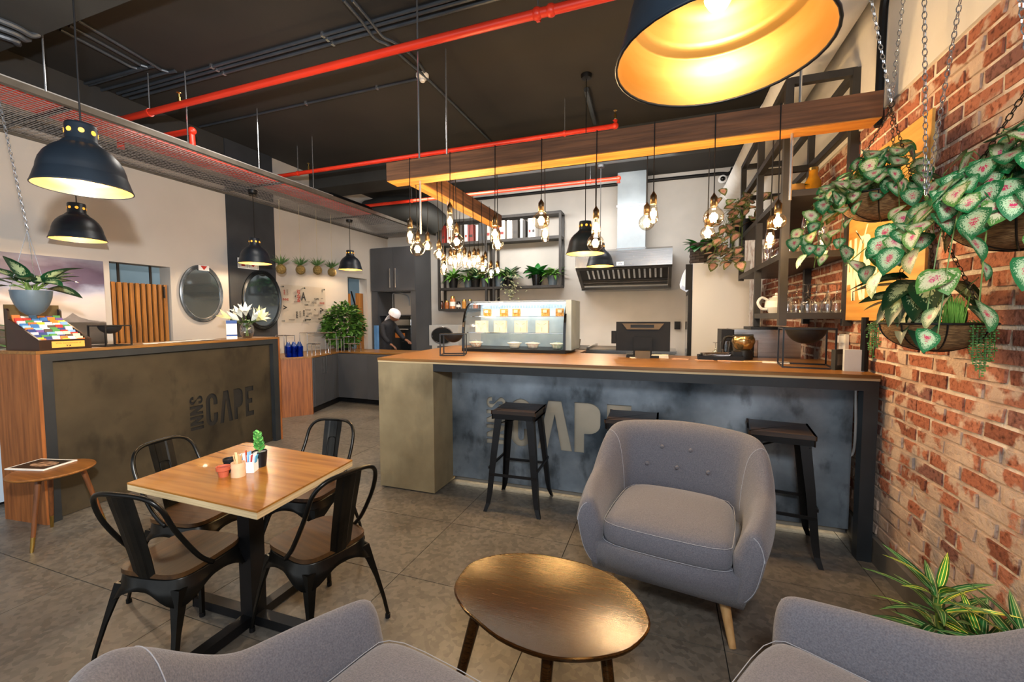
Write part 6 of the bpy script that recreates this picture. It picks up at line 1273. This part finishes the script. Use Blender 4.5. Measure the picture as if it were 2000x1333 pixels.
# trailing caladium at the far end of the shelf unit
tr = thing('trailing_plant', 'pink trailing caladium hanging off the far top of the steel shelf unit', 'plant', (.80, 5.30, 2.3525))
B().lathe([(0, 0), (.09, 0), (.12, .16), (.11, .16), (0, .13)], 18).obj('pot', BLACKP, tr, smooth='auto')
rg = random.Random(12); PINKC = simple_leaf(1, .40, .12, .22, leaf_mat('caladium_pink', '#5b6b35', '#dcae98', None, '#d98f86', 20, .6), 5); st2 = B()
for k in range(120):
    f = rg.random()**.8; x = rg.gauss(-.02, .13)-.1*(f > .5); y = rg.gauss(-.05, .22)-.15; z = .42-.75*f if x < -.0 else .42-.35*f
    if x > .05: z = max(z, .1)
    x = min(x, .26); p = Vector((x if x < -.03 else x, y, z))
    a = rg.uniform(2.2, 5.2); inst('leaf', PINKC if rg.random() < .75 else cal_leafy, tr, aim(p, (math.cos(a)*.8, math.sin(a), rg.uniform(-1, .3)), rg.uniform(.085, .14), rg.uniform(-.5, .5)))
    if k % 5 == 0: st2.tube([(0, 0, .14), (x*.6, y*.5, max(z, .1)+.1), p], .003, 4)
st2.obj('stems', STEM, tr)
# wooden sign on the brick wall
sg = thing('wooden_sign', 'pale plywood sign with cream painted letters on the brick wall', 'sign', (XR-.035, 3.09, 1.945))
B().box(-.012, 0, -.485, .475, -.505, .50).bevel(.0015, 1).obj('sign_board', W_PLY, sg); B().box(.0005, .033, -.44, -.36, -.45, .45).obj('batten', W_EDGE, sg); B().box(.0005, .033, .36, .43, -.45, .45).obj('batten', W_EDGE, sg)
CRM = M('cream_paint', '#f0e4c6', None, .55); RS = (PI/2, 0, -PI/2)
for s_, y, w_ in (('A', .40, .62), ('K', .27, .62), ('R', .13, .62), ('I', .02, .62)): text('lettering', s_, .54, CRM, sg, (-.0125, y, -.195), RS, .0006, .42, .018)
b = B(); RM = Matrix(((0, 0, 1, 0), (1, 0, 0, 0), (0, 1, 0, 0), (0, 0, 0, 1)))
b.prism([(.33, .08), (.305, .08), (.22, -.02), (.22, -.0), (.2, -.0), (.2, -.02), (.2, -.02)][:3]+[(.20, -.02), (.20, .01)], -.0135, -.0122, RM); b.prism([(.20, -.02), (.22, -.02), (.16, .09), (.14, .09)], -.0135, -.0122, RM)
b.obj('painted_tree', CRM, sg)
# ------------------------------------------------------------------ small things at the left back
wp = thing('water_bottle_pack', 'shrink-wrapped pack of dark blue water bottles on the back cabinets', 'bottle pack', (-5.18, 4.86, .886), .98)
for i in range(3):
    for j in range(2):
        B().lathe([(0, 0), (.034, 0), (.036, .02), (.033, .08), (.036, .14), (.034, .17), (.016, .205), (.016, .222), (0, .222)], 14).obj('bottle', BLUEW, wp, smooth='auto', loc=(-.074+.074*i, -.037+.074*j, 0))
B().box(-.112, .112, -.075, .075, .002, .16).bevel(.03, 3).obj('shrink_wrap', glass('blue_film', (.25, .40, .85), .5, .12), wp, smooth='auto')
wr_ = thing('wire_display_rack', 'chrome wire tiered display stands on the back cabinets', 'rack', (-5.45, 5.35, .886), -.3)
b = B()
def frame(x0, x1, y, z0, z1, d=.16):
    for yy in (y, y+d):
        b.tube([(x0, yy, z0), (x0, yy, z1), (x1, yy, z1), (x1, yy, z0)], .006, 6)
    for x in (x0, x1): b.tube([(x, y, z1), (x, y+d, z1)], .006, 6)
frame(-.25, .02, -.35, 0, .30); frame(-.2, .05, 0, 0, .33, .5); frame(.07, .22, -.02, 0, .16, .14); frame(.06, .2, .30, 0, .22, .2); frame(.2, .38, .55, 0, .14, .2); frame(.02, .2, .55, 0, .25, .2)
b.obj('wire_frame', CHROME, wr_)
tag(B().box(-4.96, -4.90, 6.44, 6.50, .2, 1.32).obj('blue_post', M('blue_post', '#3f6a98', '#4d7aa8', .5)), 'blue upright post beside the leafy bush', 'post')
# ------------------------------------------------------------------ person at the oven
pr_ = thing('person', 'person in black with a white headscarf bending towards the oven', 'person', (-5.16, 6.98, 0), 0)
def skin(name, vs, es, mat, parent, sub=2):
    me = bpy.data.meshes.new(name); me.from_pydata([v[0] for v in vs], es, []); o = bpy.data.objects.new(name, me); COL.objects.link(o); o.parent = parent; me.materials.append(mat)
    md = o.modifiers.new('k', 'SKIN'); md.use_smooth_shade = True
    for i, v in enumerate(vs):
        d = me.skin_vertices[0].data[i]; d.radius = v[1] if isinstance(v[1], tuple) else (v[1], v[1]); d.use_root = (i == 0)
    s_ = o.modifiers.new('s', 'SUBSURF'); s_.levels = sub; s_.render_levels = sub; return o
CLOTH = M('black_cloth', '#14151a', '#1d1e24', .85, scale=20); SKINM = M('skin', '#6b4128', '#7a4c30', .55, scale=20, sheen=.1); SCARF = M('white_scarf', '#d6d2d6', '#e6e3e6', .8, scale=16, bump=.3)
V_ = [((0, 0, .92), (.15, .12)), ((.03, -.0, 1.10), (.15, .11)), ((.10, 0, 1.26), (.17, .11)), ((.17, 0, 1.37), (.12, .09)), ((.21, 0, 1.42), .055),
      ((.10, -.19, 1.30), .06), ((.17, -.22, 1.10), .05), ((.26, -.18, .98), .042), ((.12, .19, 1.30), .06), ((.24, .22, 1.12), .05), ((.36, .18, 1.04), .042),
      ((0, -.10, .85), .10), ((.01, -.11, .48), .07), ((0, -.11, .08), .05), ((.10, -.11, .04), .04), ((0, .10, .85), .10), ((.01, .11, .48), .07), ((0, .11, .08), .05), ((.10, .11, .04), .04)]
skin('body', V_, [(0, 1), (1, 2), (2, 3), (3, 4), (2, 5), (5, 6), (6, 7), (2, 8), (8, 9), (9, 10), (0, 11), (11, 12), (12, 13), (13, 14), (0, 15), (15, 16), (16, 17), (17, 18)], CLOTH, pr_)
hdm = Matrix.Translation((.27, 0, 1.50)) @ Matrix.Rotation(.55, 4, 'Y')
B().ball((0, 0, 0), .095, 18, 14, (1.05, .85, 1.2)).xf(hdm).obj('head', SKINM, pr_, smooth=True)
fc = B().prism([(.095, -.008), (.122, -.03), (.118, -.04), (.092, -.042)], -.012, .012, Matrix(((1, 0, 0, 0), (0, 0, 1, 0), (0, 1, 0, 0), (0, 0, 0, 1)))); fc.xf(hdm).obj('nose', SKINM, pr_)
for y in (-.035, .035): B().ball((.088, y, .005), .011, 8, 6).xf(hdm).obj('eye', BLACKG, pr_)
B().ball((.088, 0, -.065), .016, 8, 6, (.6, 1.2, .5)).xf(hdm).obj('mouth', M('lips', '#6e3430', None, .5), pr_)
sc_ = B(); rr = []
for k in range(9):
    ph = -PI/2+PI*k/8*.62+.0
rows = [(.0, .125, 0), (.05, .115, .0), (.09, .075, 0), (.105, .03, 0)]
sc_.lathe([(.112, -.01), (.116, .03), (.108, .075), (.08, .108), (.04, .124), (0, .128)], 20, (-.018, 0, 0), 1.08, .93).xf(hdm).obj('headscarf', SCARF, pr_, smooth=True)
tl = B(); pts = [(.17, 1.50, .085), (.11, 1.43, .085), (.06, 1.33, .065), (.02, 1.24, .035), (.0, 1.19, .02)]
rr = [[tl.bm.verts.new((x+.03*math.cos(a), w_*math.sin(a), z+.02*math.cos(a))) for a in [i*2*PI/10 for i in range(10)]] for x, z, w_ in pts]
for A, Q in zip(rr, rr[1:]):
    for j in range(10): tl.bm.faces.new((A[j], A[(j+1) % 10], Q[(j+1) % 10], Q[j]))
tl.bm.faces.new(rr[-1]); tl.obj('scarf_tail', SCARF, pr_, smooth=True)
def hand(p, d, parent):
    d = Vector(d).normalized(); s = d.cross(Vector((0, 0, 1))).normalized(); n = s.cross(d); p = Vector(p)
    vs = [(p, .03), (p+d*.05, (.038, .018)), (p+d*.09, (.04, .016))]; es = [(0, 1), (1, 2)]
    for k, (o, L_) in enumerate(((-.03, .07), (-.01, .082), (.011, .078), (.03, .06))):
        i = len(vs); vs += [(p+d*.095+s*o, .010), (p+d*(.095+L_*.5)+s*o*1.1-n*.006, .0095), (p+d*(.095+L_*.9)+s*o*1.1-n*.03, .008)]; es += [(2, i), (i, i+1), (i+1, i+2)]
    i = len(vs); vs += [(p+d*.04-s*.04, .012), (p+d*.085-s*.06-n*.01, .010)]; es += [(1, i), (i, i+1)]
    return skin('hand', vs, es, SKINM, parent)
hand((.27, -.175, .965), (.8, .25, -.55), pr_); hand((.37, .175, 1.035), (.9, -.1, -.4), pr_)
